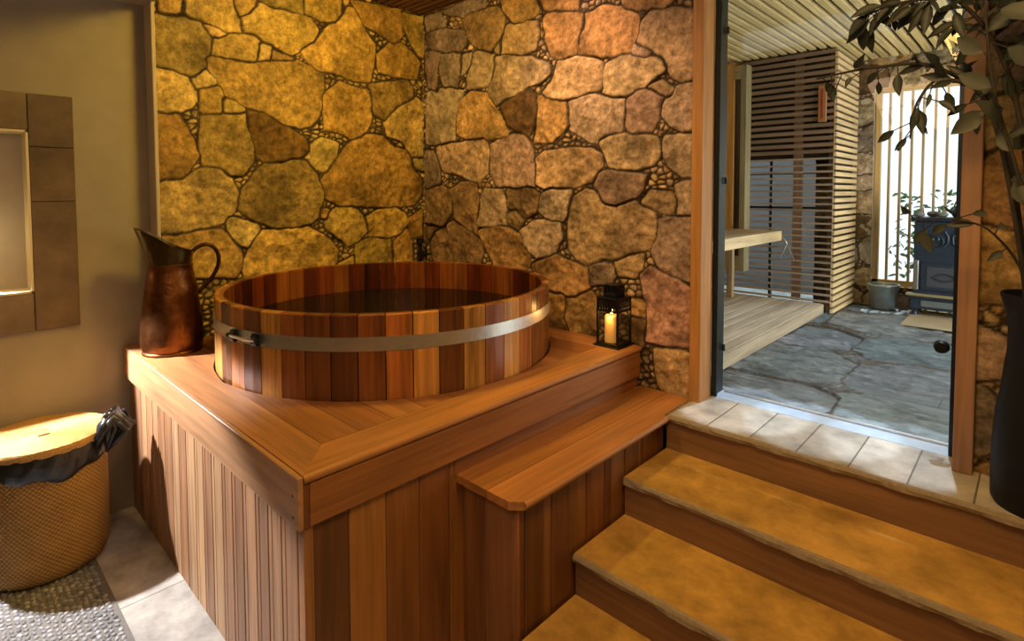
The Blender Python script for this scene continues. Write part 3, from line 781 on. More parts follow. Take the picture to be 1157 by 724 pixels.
# fascias with screw holes
b = MB().box((DX0, DY0 - .008, DZ - .187), (DX1 + .010, DY0 + .012, DZ - .002), .003, tone=(0.396, 0.207, 0.090), axis=0); f = b.build('fascia', M['wood'], DK)
for x, z in ((DX1 - .03, DZ - .075), (DX1 - .03, DZ - .15)):
    MB().tube([(x, DY0 - .0095, z), (x, DY0 - .006, z)], .005, 10).build('screw', M['dark_frame'], f)
b = MB().box((DX1 - .02, DY0 - .004, DZ - .187), (DX1 + .006, DY0 + .034, DZ - .036), .002, tone=(0.172, 0.063, 0.020), axis=2); b.build('corner_board', M['wood'], DK)
b = MB().box((DX1 - .02, DY0 + .036, DZ - .187), (DX1 + .006, DY1, DZ - .036), .003, tone=(0.292, 0.115, 0.032), axis=1); b.build('fascia', M['wood'], DK)
b = MB().box((DX1 - .03, DY0 + .7, .70), (DX1 - .014, DY1, DZ - .188), .002, tone=(0.258, 0.096, 0.028), axis=1); b.build('lower_rail', M['wood'], DK)
# side cladding facing the room: narrow moulded boards
b = MB(); x = DX0; k = 0
tn = [(0.292, 0.148, 0.070), (0.396, 0.229, 0.112), (0.327, 0.163, 0.073), (0.249, 0.122, 0.056), (0.430, 0.252, 0.120), (0.310, 0.155, 0.070), (0.361, 0.192, 0.090)]
while x < DX1 - .01:
    w_ = .115 if k % 3 else .13; x1 = min(x + w_, DX1 - .004); c = tn[(k * 3 + k // 4) % 7]
    b.prism([(x + .001, DY0 + .05), (x + .001, DY0 + .030), (x + .006, DY0 + .022), (x + .030, DY0 + .022), (x + .034, DY0 + .0245), (x + .038, DY0 + .022), (x1 - .006, DY0 + .022), (x1 - .001, DY0 + .030), (x1 - .001, DY0 + .05)], 0, DZ - .187, tone=c, axis=2)
    x = x1; k += 1
b.build('side_cladding', M['wood'], DK)
b = MB(); y = DY0 + .024; k = 0
tn2 = [(0.163, 0.063, 0.020), (0.370, 0.159, 0.039), (0.258, 0.100, 0.027), (0.202, 0.074, 0.022), (0.292, 0.118, 0.031), (0.215, 0.081, 0.024)]
while y < DY1:
    y1 = min(y + (.16 if k else .172), DY1)
    b.prism([(DX1 - .05, y + .001), (DX1 - .022, y + .001), (DX1 - .018, y + .005), (DX1 - .018, y1 - .005), (DX1 - .022, y1 - .001), (DX1 - .05, y1 - .001)], 0, DZ - .187, tone=tn2[k % 6], axis=2)
    y = y1; k += 1
b.build('front_cladding', M['wood'], DK)
b = MB().box((DX1 - .034, DY0 + .016, 0), (DX1 - .002, DY0 + .045, DZ - .187), .003, tone=(0.361, 0.155, 0.045), axis=2); b.build('corner_post', M['wood'], DK)
at_base(DK, (-3.0, .9, 0))

# ================================================================== bench step beside the deck
BN = empty('bench_step', 'low cedar bench step between the tub deck and the stone steps', 'bench')
BX1, BY0 = -1.445, 1.578
b = MB()
for x0, x1, tone in ((DX1 - .012, -1.615, (0.344, 0.141, 0.039)), (-1.612, BX1 + .0, (0.378, 0.159, 0.048))):
    last = x1 == BX1
    ye = 2.755 if False else WALL_Y - .005
    if last:
        b.prism([(x0, BY0 - .03), (x1 - .045, BY0 - .03), (x1, BY0 + .008), (x1, 2.752), (x1 - .018, 2.752), (x1 - .018, ye), (x0, ye)], LZ - .036, LZ - .001, tone=tone, axis=1)
    else:
        b.prism([(x0, BY0 - .03), (x1, BY0 - .03), (x1, ye), (x0, ye)], LZ - .036, LZ - .001, tone=tone, axis=1)
b.build('seat_board', M['wood'], BN)
b = MB().tube([(BX1 - .001, BY0 + .012, LZ - .0185), (BX1 - .001, 2.752, LZ - .0185)], .0175, 10, tone=(0.378, 0.163, 0.050), axis=1); b.build('nosing', M['wood'], BN, 40)
b = MB(); x = DX1 - .018
for x1, c in ((-1.672, (0.232, 0.089, 0.025)), (-1.515, (0.284, 0.118, 0.042)), (-1.478, (0.361, 0.148, 0.050))):
    b.box((x + .001, BY0 + .015, 0), (x1 - .001, BY0 + .035, LZ - .036), .003, tone=c, axis=2); x = x1
b.build('end_panel', M['wood'], BN)
b = MB(); y = BY0 + .018; k = 0
tn3 = [(0.198, 0.074, 0.025), (0.138, 0.052, 0.018), (0.241, 0.107, 0.042), (0.146, 0.056, 0.020), (0.232, 0.096, 0.028), (0.172, 0.063, 0.020)]
while y < 2.76:
    y1 = min(y + (.035, .115, .055, .12, .13)[k % 5], 2.77)
    b.box((-1.50, y + .001, 0), (-1.478 + (.003 if k % 2 else 0), y1 - .001, LZ - .036), .003, tone=tn3[k % 6], axis=2); y = y1; k += 1
b.build('side_panel', M['wood'], BN)
at_base(BN, (-1.62, 2.2, 0))

# ================================================================== hot tub
HT = empty('hot_tub', 'round cedar stave hot tub with a steel band set into the deck', 'hot tub')
RZ = 1.99 - .556
NS = 50; WT = .048
b = MB()
stv = [(.42, .20, .045), (.52, .27, .065), (.17, .058, .016), (.46, .21, .05), (.12, .042, .013), (.36, .125, .028), (.21, .07, .018), (.50, .25, .06), (.10, .034, .012), (.33, .11, .025)]
rs = random.Random(12)
last = None
for i in range(NS):
    a0 = 2 * PI * i / NS + .0024; a1 = 2 * PI * (i + 1) / NS - .0024; am = (a0 + a1) / 2
    c = rs.choice([s_ for s_ in stv if s_ != last]); last = c
    # staves on the far side are redder
    vs = []; gc = []
    off = rs.uniform(0, 50)
    prof = []
    ro = TR; ri = TR - WT
    rows_ = [(.70, ro), (RZ - .006, ro), (RZ, ro - .006), (RZ, ri + .006), (RZ - .006, ri), (.70, ri)]
    for z, r in rows_:
        for a in (a0, am, a1):
            vs.append((TUB[0] + r * math.cos(a), TUB[1] + r * math.sin(a), z)); gc.append((z + off, a * r + off, r))
    fs = []
    for q in range(5):
        for s_ in (0, 1): fs.append([q * 3 + s_, q * 3 + s_ + 1, q * 3 + s_ + 4, q * 3 + s_ + 3])
    fs.append([0, 3, 6, 9, 12, 15]); fs.append([17, 14, 11, 8, 5, 2]); fs.append([15, 16, 1, 0]); fs.append([16, 17, 2, 1])
    n0 = len(b.t); b.add(vs, fs, tone=c, gco=gc)
    for q in range(n0 + 9, n0 + 18): b.t[q] = (c[0] * .42, c[1] * .26, c[2] * .25, 1)   # inner face darker and redder
b.build('stave_wall', M['wood_wet'], HT)
# steel band
b = MB(); BZ0, BZ1 = RZ - .170, RZ - .105
b.lathe([(TR + .001, BZ0), (TR + .004, BZ0), (TR + .004, BZ1), (TR + .001, BZ1), (TR + .001, BZ0)], (TUB[0], TUB[1], 0), 128, caps=False)
b.build('band', M['steel'], HT, 40)
# band clamp: two lugs and a threaded bolt, toward the jug
b = MB(); ca = math.atan2(-.78, -.63)
def on_band(a, dr, z): return (TUB[0] + (TR + dr) * math.cos(a), TUB[1] + (TR + dr) * math.sin(a), z)
zc = (BZ0 + BZ1) / 2 - .002
ca = math.radians(282)
b.tube([on_band(ca - .10, .028, zc), on_band(ca, .030, zc), on_band(ca + .10, .028, zc)], .007, 10)
b.build('clamp_bolt', M['steel'], HT, 40)
for s_ in (-1, 1):
    b = MB(); a = ca + s_ * .085
    b.tube([on_band(a - .016, .014, zc + .016), on_band(a + .016, .014, zc + .015)], .015, 8)
    b.tube([on_band(a - .016, .014, zc - .016), on_band(a + .016, .014, zc - .015)], .015, 8)
    b.tube([on_band(a + s_ * .018, .028, zc), on_band(a + s_ * .030, .028, zc)], .014, 6)
    b.build('clamp_lug', M['dark_frame'], HT)
at_base(HT, (TUB[0], TUB[1], .70))
b = MB().lathe([(0, 1.225), (TR - WT - .002, 1.225), (TR - WT - .002, 1.18), (0, 1.18)], (TUB[0], TUB[1], 0), 96)
tag(b.build('water', M['water']), 'still dark water filling the round tub', 'water')

# ================================================================== filler tap in the corner
TP = empty('water_tap', 'black water tap standing in the stone corner behind the tub', 'tap')
tx, ty = -3.865, 2.93
b = MB().tube([(tx, ty, DZ), (tx, ty, 1.585)], .020, 12); b.lathe([(.032, 0), (.032, .012), (.02, .016)], (tx, ty, DZ), 20); b.build('pipe', M['black_metal'], TP, 40)
b = MB().lathe([(.024, 1.555), (.034, 1.562), (.034, 1.60), (.02, 1.606), (0, 1.606)], (tx, ty, 0), 16); b.build('cap', M['black_metal'], TP, 40)
b = MB().tube([(tx + .01, ty, 1.475), (tx + .085, ty, 1.475)], .017, 10); b.lathe([(.026, 1.45), (.026, 1.50)], (tx + .055, ty, 0), 12); b.build('valve_body', M['black_metal'], TP, 40)
b = MB().tube([(tx + .085, ty, 1.43), (tx + .085, ty, 1.555)], .0085, 8).tube([(tx + .085, ty - .045, 1.475), (tx + .085, ty + .045, 1.475)], .0075, 8); b.build('handle', M['black_metal'], TP, 40)
at_base(TP, (tx, ty, DZ))

# ================================================================== copper jug
JG = empty('copper_jug', 'tall aged copper jug with a dark brass spout standing on the deck', 'jug')
jx, jy = -3.815, 1.018
ja = math.atan2(-.966, -.256)
JM = Matrix.Translation((jx, jy, DZ)) @ Matrix.Rotation(ja, 4, 'Z') @ Matrix.Scale(.97, 4)
b = MB().lathe([(0, .004), (.150, .004), (.158, 0), (.166, .004), (.166, .014), (.160, .020), (.166, .03), (.173, .08), (.170, .16), (.158, .28), (.140, .42), (.126, .50), (.121, .535), (.124, .540), (.124, .548), (.118, .552), (.112, .54), (.13, .42), (.16, .08), (0, .03)], seg=48, mat=JM)
b.build('body', M['copper'], JG, 50)
b = MB(); n = 48; rings = 9; vs = []
for side in (0, 1):
    for k in range(rings):
        t = k / (rings - 1) if side == 0 else 1 - k / (rings - 1)
        for i in range(n):
            a = 2 * PI * i / n; c = math.cos(a)
            sp = max(0, c)
            top = .625 + .155 * (.5 + .5 * c) ** 1.7
            z = .545 + (top - .545) * t
            r = .118 + .010 * t + .060 * sp ** 3 * t ** 1.3
            fy = 1 - .28 * sp * t * abs(math.sin(a)) ** 1 * 1.0
            rr_ = r - (.003 if side else 0)
            vs.append((rr_ * c, rr_ * math.sin(a) * fy, z - (0 if side == 0 or k else 0)))
fs = [[k * n + i, k * n + (i + 1) % n, (k + 1) * n + (i + 1) % n, (k + 1) * n + i] for k in range(2 * rings - 1) for i in range(n)]
b.add(vs, fs, mat=JM); b.build('spout', M['brass'], JG, 60)
b = MB()
hp = [(-.118, 0, .615), (-.150, 0, .645), (-.195, 0, .66), (-.235, 0, .645), (-.262, 0, .605), (-.268, 0, .55), (-.252, 0, .49), (-.215, 0, .43), (-.175, 0, .385), (-.140, 0, .352)]
cp = []
for i in range(len(hp) - 1):
    p0, p1, p2, p3 = [Vector(hp[max(0, min(len(hp) - 1, i + d_))]) for d_ in (-1, 0, 1, 2)]
    for s_ in range(4):
        t = s_ / 4; cp.append(.5 * ((2 * p1) + (p2 - p0) * t + (2 * p0 - 5 * p1 + 4 * p2 - p3) * t * t + (3 * p1 - p0 - 3 * p2 + p3) * t ** 3))
cp.append(Vector(hp[-1]))
b.tube([JM @ p for p in cp], .012, 10); b.build('handle', M['copper_dark'], JG, 60)
at_base(JG, (jx, jy, DZ))

# ================================================================== basket
BK = empty('laundry_basket', 'round woven seagrass basket with a flat lid beside the deck', 'basket')
bx, by, BR = -3.855, .400, .275; BH = .668
prof = [(0, .004), (.24, .004), (.262, .01), (.275, .06)] + [(.275 + .004 * math.sin(z * 5), z) for z in (.14, .22, .3, .38, .46, .54, .6)] + [(.275, BH), (.262, BH), (.262, .05), (0, .03)]
b = MB().lathe(prof, (bx, by, .014), 72, a0=PI, a1=3 * PI); b.build('body', M['rattan'], BK, True)
# lid: coiled rings
b2 = MB(); pr = [(0, BH + .004), (.288, BH + .004), (.292, BH + .018), (.288, BH + .034)]
r = .284
while r > .01:
    pr += [(r, BH + .042), (r - .006, BH + .0385)]; r -= .012
pr.append((0, BH + .042))
lid = b2.lathe(pr, (bx, by, 0), 72).build('lid', M['rattan_lid'], BK, 60)
b = MB().box((bx - .045, by - .025, BH + .042), (bx + .045, by + .025, BH + .05), .004); b.build('lid_patch', plain('lid_leather_patch', (.26, .13, .035), .6), lid)
at_base(BK, (bx, by, .014))
# black liner bag: rim band, folded over the outside, with a gathered knot
BG = empty('plastic_bag', 'black plastic liner bag folded over the basket rim and knotted', 'bag')
b = MB(); n = 120; vs = []; rws = 9
for k in range(rws):
    for i in range(n):
        a = 2 * PI * i / n
        low = .125 + .02 * math.sin(a * 3 + 1) + .012 * math.sin(a * 9)
        t = k / (rws - 1)
        z = BH + .012 - t * low
        fr = .004 * math.sin(a * 40 + 2 * math.sin(a * 7)) * t + .003 * math.sin(a * 23 + t * 4)
        r = .287 + fr + .008 * math.sin(t * PI)
        if k == rws - 1: r = .278
        vs.append((bx + r * math.cos(a), by + r * math.sin(a), z))
fs = [[k * n + i, k * n + (i + 1) % n, (k + 1) * n + (i + 1) % n, (k + 1) * n + i] for k in range(rws - 1) for i in range(n)]
b.add(vs, fs); b.build('folded_rim', M['bag'], BG, True)
b = MB(); rs = random.Random(5)
ka = math.radians(60)
k0 = Vector((bx + .30 * math.cos(ka), by + .30 * math.sin(ka), BH + .03))
dirv = Vector((math.cos(ka), math.sin(ka), 0)); sd = Vector((-math.sin(ka), math.cos(ka), 0))
for i in range(40):
    u = rs.uniform(-1, 1); h_ = rs.uniform(.02, .10); out = rs.uniform(.01, .10)
    p0 = k0 + sd * u * .10 - dirv * .02 + Vector((0, 0, -.06 * rs.random()))
    p1 = k0 + sd * (u * .065 + rs.uniform(-.015, .015)) + dirv * out * .6 + Vector((0, 0, h_))
    p2 = k0 + sd * (u * .05 + rs.uniform(-.02, .02)) + dirv * (out + .012) + Vector((0, 0, h_ * .4 - .02))
    p3 = k0 + sd * (u * .08) + dirv * .02 + Vector((0, 0, -.10))
    b.tube([p0, (p0 + p1) / 2 + Vector((0, 0, .012)), p1, p2, p3], [.012, .02, .015, .02, .008], 6)
b.build('knot', M['bag'], BG, True)
at_base(BG, (bx, by, BH))

# ================================================================== lantern and candle
LN = empty('lantern', 'small black metal lantern on the deck corner', 'lantern')
lx, ly = -1.925, 2.962; hb = .072
b = MB().box((lx - .094, ly - .094, DZ), (lx + .094, ly + .094, DZ + .010), .003).box((lx - .082, ly - .082, DZ + .010), (lx + .082, ly + .082, DZ + .020), .003); b.build('base', M['black_metal'], LN)
for sx in (-1, 1):
    for sy in (-1, 1):
        b = MB().box((lx + sx * hb - .006, ly + sy * hb - .006, DZ + .02), (lx + sx * hb + .006, ly + sy * hb + .006, DZ + .30), .001); b.build('post', M['black_metal'], LN)
# pierced upper band: bars and rails
b = MB()
for z0, z1 in ((.218, .230), (.246, .252), (.284, .300)):
    for s_ in (-1, 1):
        b.box((lx - hb, ly + s_ * hb - .003, DZ + z0), (lx + hb, ly + s_ * hb + .003, DZ + z1)); b.box((lx + s_ * hb - .003, ly - hb, DZ + z0), (lx + s_ * hb + .003, ly + hb, DZ + z1))
for i in range(8):
    q = -hb + 2 * hb * (i + .5) / 8
    for s_ in (-1, 1):
        b.box((lx + q - .006, ly + s_ * hb - .0025, DZ + .228), (lx + q + .006, ly + s_ * hb + .0025, DZ + .286)); b.box((lx + s_ * hb - .0025, ly + q - .006, DZ + .228), (lx + s_ * hb + .0025, ly + q + .006, DZ + .286))
b.build('pierced_band', M['black_metal'], LN)
b = MB().box((lx - hb - .008, ly - hb - .008, DZ + .298), (lx + hb + .008, ly + hb + .008, DZ + .306), .002); b.build('roof', M['black_metal'], LN)
b = MB(); hc = .042
for i in range(5):
    q = -hc + 2 * hc * i / 4
    for s_ in (-1, 1):
        b.box((lx + q - .007, ly + s_ * hc - .003, DZ + .306), (lx + q + .007, ly + s_ * hc + .003, DZ + .375)); b.box((lx + s_ * hc - .003, ly + q - .007, DZ + .306), (lx + s_ * hc + .003, ly + q + .007, DZ + .375))
b.box((lx - hc - .005, ly - hc - .005, DZ + .306), (lx + hc + .005, ly + hc + .005, DZ + .33), .002)
b.box((lx - hc - .007, ly - hc - .007, DZ + .372), (lx + hc + .007, ly + hc + .007, DZ + .384), .003); b.build('chimney', M['black_metal'], LN)
b = MB().tube([(lx + hc + .008 + .016 * math.cos(t), ly, DZ + .345 + .018 * math.sin(t)) for t in np.linspace(0, 2 * PI, 14)], .0025, 6); b.build('carrying_ring', M['black_metal'], LN, 40)
for s_ in (-1, 1):
    b = MB().box((lx - hb + .006, ly + s_ * hb - .001, DZ + .02), (lx + hb - .006, ly + s_ * hb + .001, DZ + .22)); b.build('glass_pane', M['glass'], LN)
    b = MB().box((lx + s_ * hb - .001, ly - hb + .006, DZ + .02), (lx + s_ * hb + .001, ly + hb - .006, DZ + .22)); b.build('glass_pane', M['glass'], LN)
at_base(LN, (lx, ly, DZ))
CN = empty('candle', 'lit cream pillar candle inside the black lantern', 'candle')
b = MB().lathe([(0, .020), (.042, .020), (.043, .03), (.043, .178), (.038, .188), (.022, .182), (0, .182)], (lx - .012, ly - .008, DZ), 28); b.build('wax', M['wax'], CN, 50)
b = MB().tube([(lx - .012, ly - .008, DZ + .182), (lx - .012, ly - .008, DZ + .196)], .0015, 6); b.build('wick', M['dark'], CN)
b = MB().lathe([(0, .192), (.006, .198), (.0085, .206), (.006, .220), (.002, .232), (0, .236)], (lx - .012, ly - .008, DZ), 14); b.build('flame', M['flame'], CN, True)
at_base(CN, (lx, ly, DZ + .02))
lamp('candle_glow', 'POINT', (lx - .0, ly - .055, DZ + .198), (0, 0, 0), 1.5, (1, .45, .12), .02)

# ================================================================== door frame and glass door
DR = empty('door_1', kind='structure'); DR['label'] = 'wood framed doorway with a clear glass door'
b = MB().box((-1.462, 3.045, LZ - .01), (-1.398, 3.20, 3.6), .003, tone=(.42, .20, .06), axis=2); b.build('jamb', M['wood'], DR)
b = MB().box((-.247, 3.045, LZ), (-.178, 3.20, 3.3), .003, tone=(.32, .18, .115), axis=2); b.build('jamb', M['wood'], DR)
b = MB().box((-1.398, 3.05, 3.22), (-.247, 3.20, 3.32), .003, tone=(.42, .20, .06), axis=0); b.build('head', M['wood'], DR)
b = MB().box((-1.398, 3.200, LZ), (-1.384, 3.345, 3.3), .003).box((-1.40, 3.202, LZ), (-1.366, 3.222, 3.3), .003); b.build('steel_profile', M['dark_frame'], DR)
b = MB().box((-.275, 3.200, LZ), (-.247, 3.345, 3.3), .003); b.build('steel_profile', plain('dark_blue_metal', (.02, .03, .055), .35, .6), DR)
b = MB().box((-1.37, 3.325, LZ + .012), (-.277, 3.333, 3.2)); gp = b.build('glass_panel', M['glass_door'], DR)
b = MB().box((-1.37, 3.322, LZ + .003), (-.277, 3.336, LZ + .014), .002); b.build('bottom_seal', M['steel'], DR)
b = MB().lathe([(.0, -.028), (.024, -.024), (.030, -.008), (.032, .006), (.018, .016), (.010, .022), (.010, .05)], (0, 0, 0), 20, mat=Matrix.Translation((-.318, 3.27, 1.262)) @ Matrix.Rotation(-PI / 2, 4, 'X')); b.build('knob', M['black_metal'], DR, 50)
for z in (1.05, 2.06, 2.95):
    b = MB().tube([(-1.372, 3.315, z - .02), (-1.372, 3.315, z + .02)], .009, 10); b.build('hinge', M['dark_frame'], DR, 40)

# ================================================================== tall vase with dark branches
vx, vy = .035, 2.905
b = MB().lathe([(0, 0), (.140, 0), (.150, .02), (.152, .10), (.150, .24), (.143, .36), (.130, .45), (.122, .53), (.114, .60), (.113, .68), (.121, .75), (.141, .82), (.137, .825), (.105, .76), (.095, .68), (.095, .6), (.11, .5), (.13, .36), (.13, .05), (0, .03)], (vx, vy, LZ), 48)
tag(b.build('floor_vase', M['vase'], None, 60), 'tall matt black vase with a flared mouth on the landing right of the door', 'vase')

def leaf(b, p, d, L_, W_, up=Vector((0, 0, 1)), curl=.15, tone=(1, 1, 1)):
    d = d.normalized(); s_ = d.cross(up)
    if s_.length < .1: s_ = d.orthogonal()
    s_.normalize(); n_ = s_.cross(d)
    prof = [(0, .06), (.2, .7), (.45, 1), (.7, .75), (.9, .3), (1, .02)]
    vs = []
    for t, w_ in prof:
        c = Vector(p) + d * L_ * t - n_ * curl * L_ * t * t
        vs += [tuple(c - s_ * W_ * w_ * .5 + n_ * .01 * w_), tuple(c - n_ * .004), tuple(c + s_ * W_ * w_ * .5 + n_ * .01 * w_)]
    fs = []
    for i in range(5):
        for k in (0, 1): fs.append([i * 3 + k, i * 3 + k + 1, i * 3 + k + 4, i * 3 + k + 3])
    b.add(vs, fs, tone=tone)

def smooth_path(pts, n=5):
    P = [Vector(p) for p in pts]; out = []
    for i in range(len(P) - 1):
        p0, p1, p2, p3 = [P[max(0, min(len(P) - 1, i + d_))] for d_ in (-1, 0, 1, 2)]
        for s_ in range(n):
            t = s_ / n; out.append(.5 * ((2 * p1) + (p2 - p0) * t + (2 * p0 - 5 * p1 + 4 * p2 - p3) * t * t + (3 * p1 - p0 - 3 * p2 + p3) * t ** 3))
    out.append(P[-1]); return out

BRANCHES = [
    ('branch reaching furthest left across the doorway, thin with sparse dark leaves', [(.02, 2.90, 1.0), (-.03, 2.87, 1.62), (-.12, 2.80, 2.25), (-.30, 2.74, 2.47), (-.50, 2.70, 2.50), (-.72, 2.68, 2.48)], 16, (.05, .10), 'leaf', .012, .35),
    ('branch arching over the top of the doorway, dense dark leaves', [(.04, 2.92, 1.0), (.0, 2.88, 1.65), (-.08, 2.80, 2.35), (-.22, 2.72, 2.68), (-.38, 2.70, 2.74), (-.55, 2.70, 2.72)], 60, (.06, .12), 'leaf', .011, .3),
    ('branch rising tall and straight above the vase, large dark leaves', [(.05, 2.90, 1.0), (.06, 2.87, 1.65), (.02, 2.80, 2.35), (-.08, 2.70, 2.75), (-.16, 2.66, 3.0)], 60, (.08, .14), 'leaf', .012, .4),
    ('branch drooping in front of the slatted window, short dark leaves', [(.02, 2.88, 1.0), (-.03, 2.84, 1.62), (-.14, 2.74, 2.28), (-.28, 2.70, 2.42), (-.36, 2.69, 2.34), (-.38, 2.69, 2.20)], 16, (.05, .10), 'leaf', .010, .3),
    ('branch with broad pale grey leaves over the right jamb', [(.03, 2.86, 1.0), (.02, 2.80, 1.62), (-.06, 2.68, 2.05), (-.13, 2.62, 2.35), (-.16, 2.58, 2.65)], 12, (.08, .13), 'leaf_pale', .009, .5),
    ('branch with a few round leaves low beside the knob side of the door', [(.02, 2.87, 1.0), (-.02, 2.82, 1.60), (-.12, 2.74, 1.83), (-.24, 2.70, 1.885), (-.37, 2.68, 1.875)], 8, (.05, .09), 'leaf_pale', .006, .45),
    ('branch leaning right over the vase, dark drooping leaves', [(.06, 2.91, 1.0), (.09, 2.86, 1.65), (.10, 2.76, 2.3), (.03, 2.66, 2.62), (-.04, 2.62, 2.72)], 60, (.09, .15), 'leaf', .011, .45),
]
for k, (lb, pts, nl, (l0, l1), mt, rad, wf) in enumerate(BRANCHES):
    rs = random.Random(40 + k)
    t = empty('cut_branch', 'cut ' + lb, 'branch', 'cut branches in the tall black vase')
    P = smooth_path(pts, 6); n = len(P)
    b = MB(); b.tube(P, [rad * (1.1 - .8 * i / n) for i in range(n)], 7)
    lf = MB(); i0 = int(n * .42)
    for j in range(nl):
        i = i0 + int((n - 1 - i0) * j / max(1, nl - 1)); i = min(i, n - 2)
        base_ = P[i]; tan = (P[i + 1] - P[i]).normalized()
        dv = (tan * .5 + Vector((rs.uniform(-1, 1), rs.uniform(-.6, .6), rs.uniform(-1, .7)))).normalized()
        Lf = rs.uniform(l0, l1)
        q = base_ + dv * rs.uniform(.01, .07)
        b.tube([base_, q], .0022, 5)
        leaf(lf, q, (dv + Vector((0, 0, -.3))), Lf, Lf * rs.uniform(wf, wf + .15), Vector((rs.uniform(-.5, .5), -1, rs.uniform(-.3, .6))), rs.uniform(.1, .4))
    b.build('twig', M['bark'], t, 60); lf.build('leaves', M[mt], t, True, fix=False)
    at_base(t, pts[0])

# ================================================================== the sauna hall beyond the door
HZ = 3.41
b = MB().box((-4.4, 3.345, LZ - .15), (1.7, 7.3, LZ - .02)); struct(b.build('floor_hall_base', M['slate']))
o = masonry('floor_hall', None, lambda u, v, h: np.stack([u, v, LZ + h], -1), -1.62, 1.6, 3.345, 7.06, .011, 57, rand=.95, depth=.006, grow=.075, spk=.35, rel=.8, sv=3.4,
            pal=[(.125, .165, .20), (.15, .185, .21), (.11, .15, .19), (.175, .205, .22), (.14, .175, .20)], mat='cleft')
struct(o, 'blue grey cleft flagstone floor of the hall')
b = MB().box((-4.4, 3.30, HZ + .06), (1.7, 7.4, HZ + .12)); struct(b.build('ceiling_hall', M['dark']))
b = MB(); x = -4.2
while x < 1.6:
    b.box((x, 3.33, HZ), (x + .05, 7.05, HZ + .045), 0, tone=random.choice([(.62, .50, .25), (.55, .44, .21), (.68, .56, .30)]), axis=1); x += .092
struct(b.build('ceiling_hall_slats', M['wood_rough']), 'pale timber ceiling slats of the hall')
WXa, WXb, WZa, WZb = -1.325, .02, .985, 3.10
o = masonry('wall_far_stone', None, lambda u, v, h: np.stack([u, 7.05 - h, v], -1), -1.60, 1.6, LZ, HZ + .06, .012, 77, rand=.30, holes=[(WXa, WXb, WZa, WZb)])
struct(o, 'rubble stone wall around the slatted window')
b = MB()
b.box((-1.62, 7.08, 0), (WXa, 7.32, HZ + .1)).box((WXb, 7.08, 0), (1.7, 7.32, HZ + .1)).box((WXa, 7.08, 0), (WXb, 7.32, WZa)).box((WXa, 7.08, WZb), (WXb, 7.32, HZ + .1))
M['reveal_stone'] = stone('pale_reveal_stone', .8, 12, .004, .3)
for i in range(len(b.t)): b.t[i] = (.46, .40, .30, 1)
struct(b.build('wall_far', M['reveal_stone']))
b = MB().box((-4.4, 3.3, 0), (-4.2, 7.4, 3.6)).box((1.6, 3.3, 0), (1.75, 7.4, 3.6)); struct(b.build('wall_hall_side', M['plaster']))
# slatted window
WN = empty('window_1', kind='structure'); WN['label'] = 'bright window behind upright wooden slats'
b = MB()
fy0, fy1 = 7.12, 7.18; c = (.50, .34, .14)
b.box((WXa + .01, fy0, WZa + .02), (WXa + .06, fy1, WZb), 0, tone=c, axis=2).box((WXb - .05, fy0, WZa + .02), (WXb, fy1, WZb), 0, tone=c, axis=2)
b.box((WXa, fy0, WZb - .05), (WXb, fy1, WZb), 0, tone=c, axis=0).box((WXa, fy0, WZa), (WXb, fy1, WZa + .06), 0, tone=c, axis=0)
b.build('window_frame', M['wood'], WN)
b = MB(); x = WXa + .125
while x < WXb - .05:
    b.box((x, 7.125, WZa + .05), (x + .020, 7.175, WZb - .04), 0, tone=(.42, .30, .15), axis=2); x += .098
b.build('slats', M['wood'], WN)
b = MB().box((WXa + .05, 7.185, WZa + .05), (WXb - .05, 7.19, WZb - .04)); b.build('pane', M['glass'], WN)

# slatted screen: front panel and its return
SX, SY = -1.484, 6.166; SZ0 = LZ + .10
SC = empty('slatted_screen', 'dark horizontal timber slat screen on the sauna deck', 'slatted screen')
b = MB(); z = SZ0 + .01; pitch = .065
while z < HZ - .045:
    low = z < 2.33  # lower slats: reflection haze put into their thickness and paler tone
    h_ = .020 if low else .036
    b.box((-4.1, SY, z), (SX - .002, SY + .022, z + h_), 0, tone=(.24, .165, .12) if not low else (.34, .27, .22), axis=0); z += pitch
b.build('front_slats', M['wood_rough'], SC)
b = MB(); z = SZ0 - .09
while z < HZ - .045:
    b.box((SX - .004, SY - .004, z), (SX + .020, 7.03, z + .040), 0, tone=(.66, .51, .30), axis=1); z += pitch
b.build('side_slats', M['wood_rough'], SC)
b = MB().box((SX - .05, SY + .03, SZ0 - .09), (SX - .01, SY + .07, HZ - .002), 0, tone=(.12, .08, .05), axis=2).box((SX - .05, 6.95, SZ0 - .09), (SX - .01, 6.99, HZ - .002), 0, tone=(.12, .08, .05), axis=2)
b.box((-1.86, SY + .026, SZ0), (-1.78, SY + .07, HZ - .002), 0, tone=(.22, .13, .08), axis=2)
b.build('studs', M['wood_rough'], SC)
b = MB().box((-4.1, SY + .075, 2.33), (SX - .06, SY + .09, HZ - .002)).box((SX - .03, SY + .1, SZ0 - .09), (SX - .022, 6.94, HZ - .002)); b.build('backing_board', M['dark'], SC)
at_base(SC, (-2.6, SY + .03, SZ0))
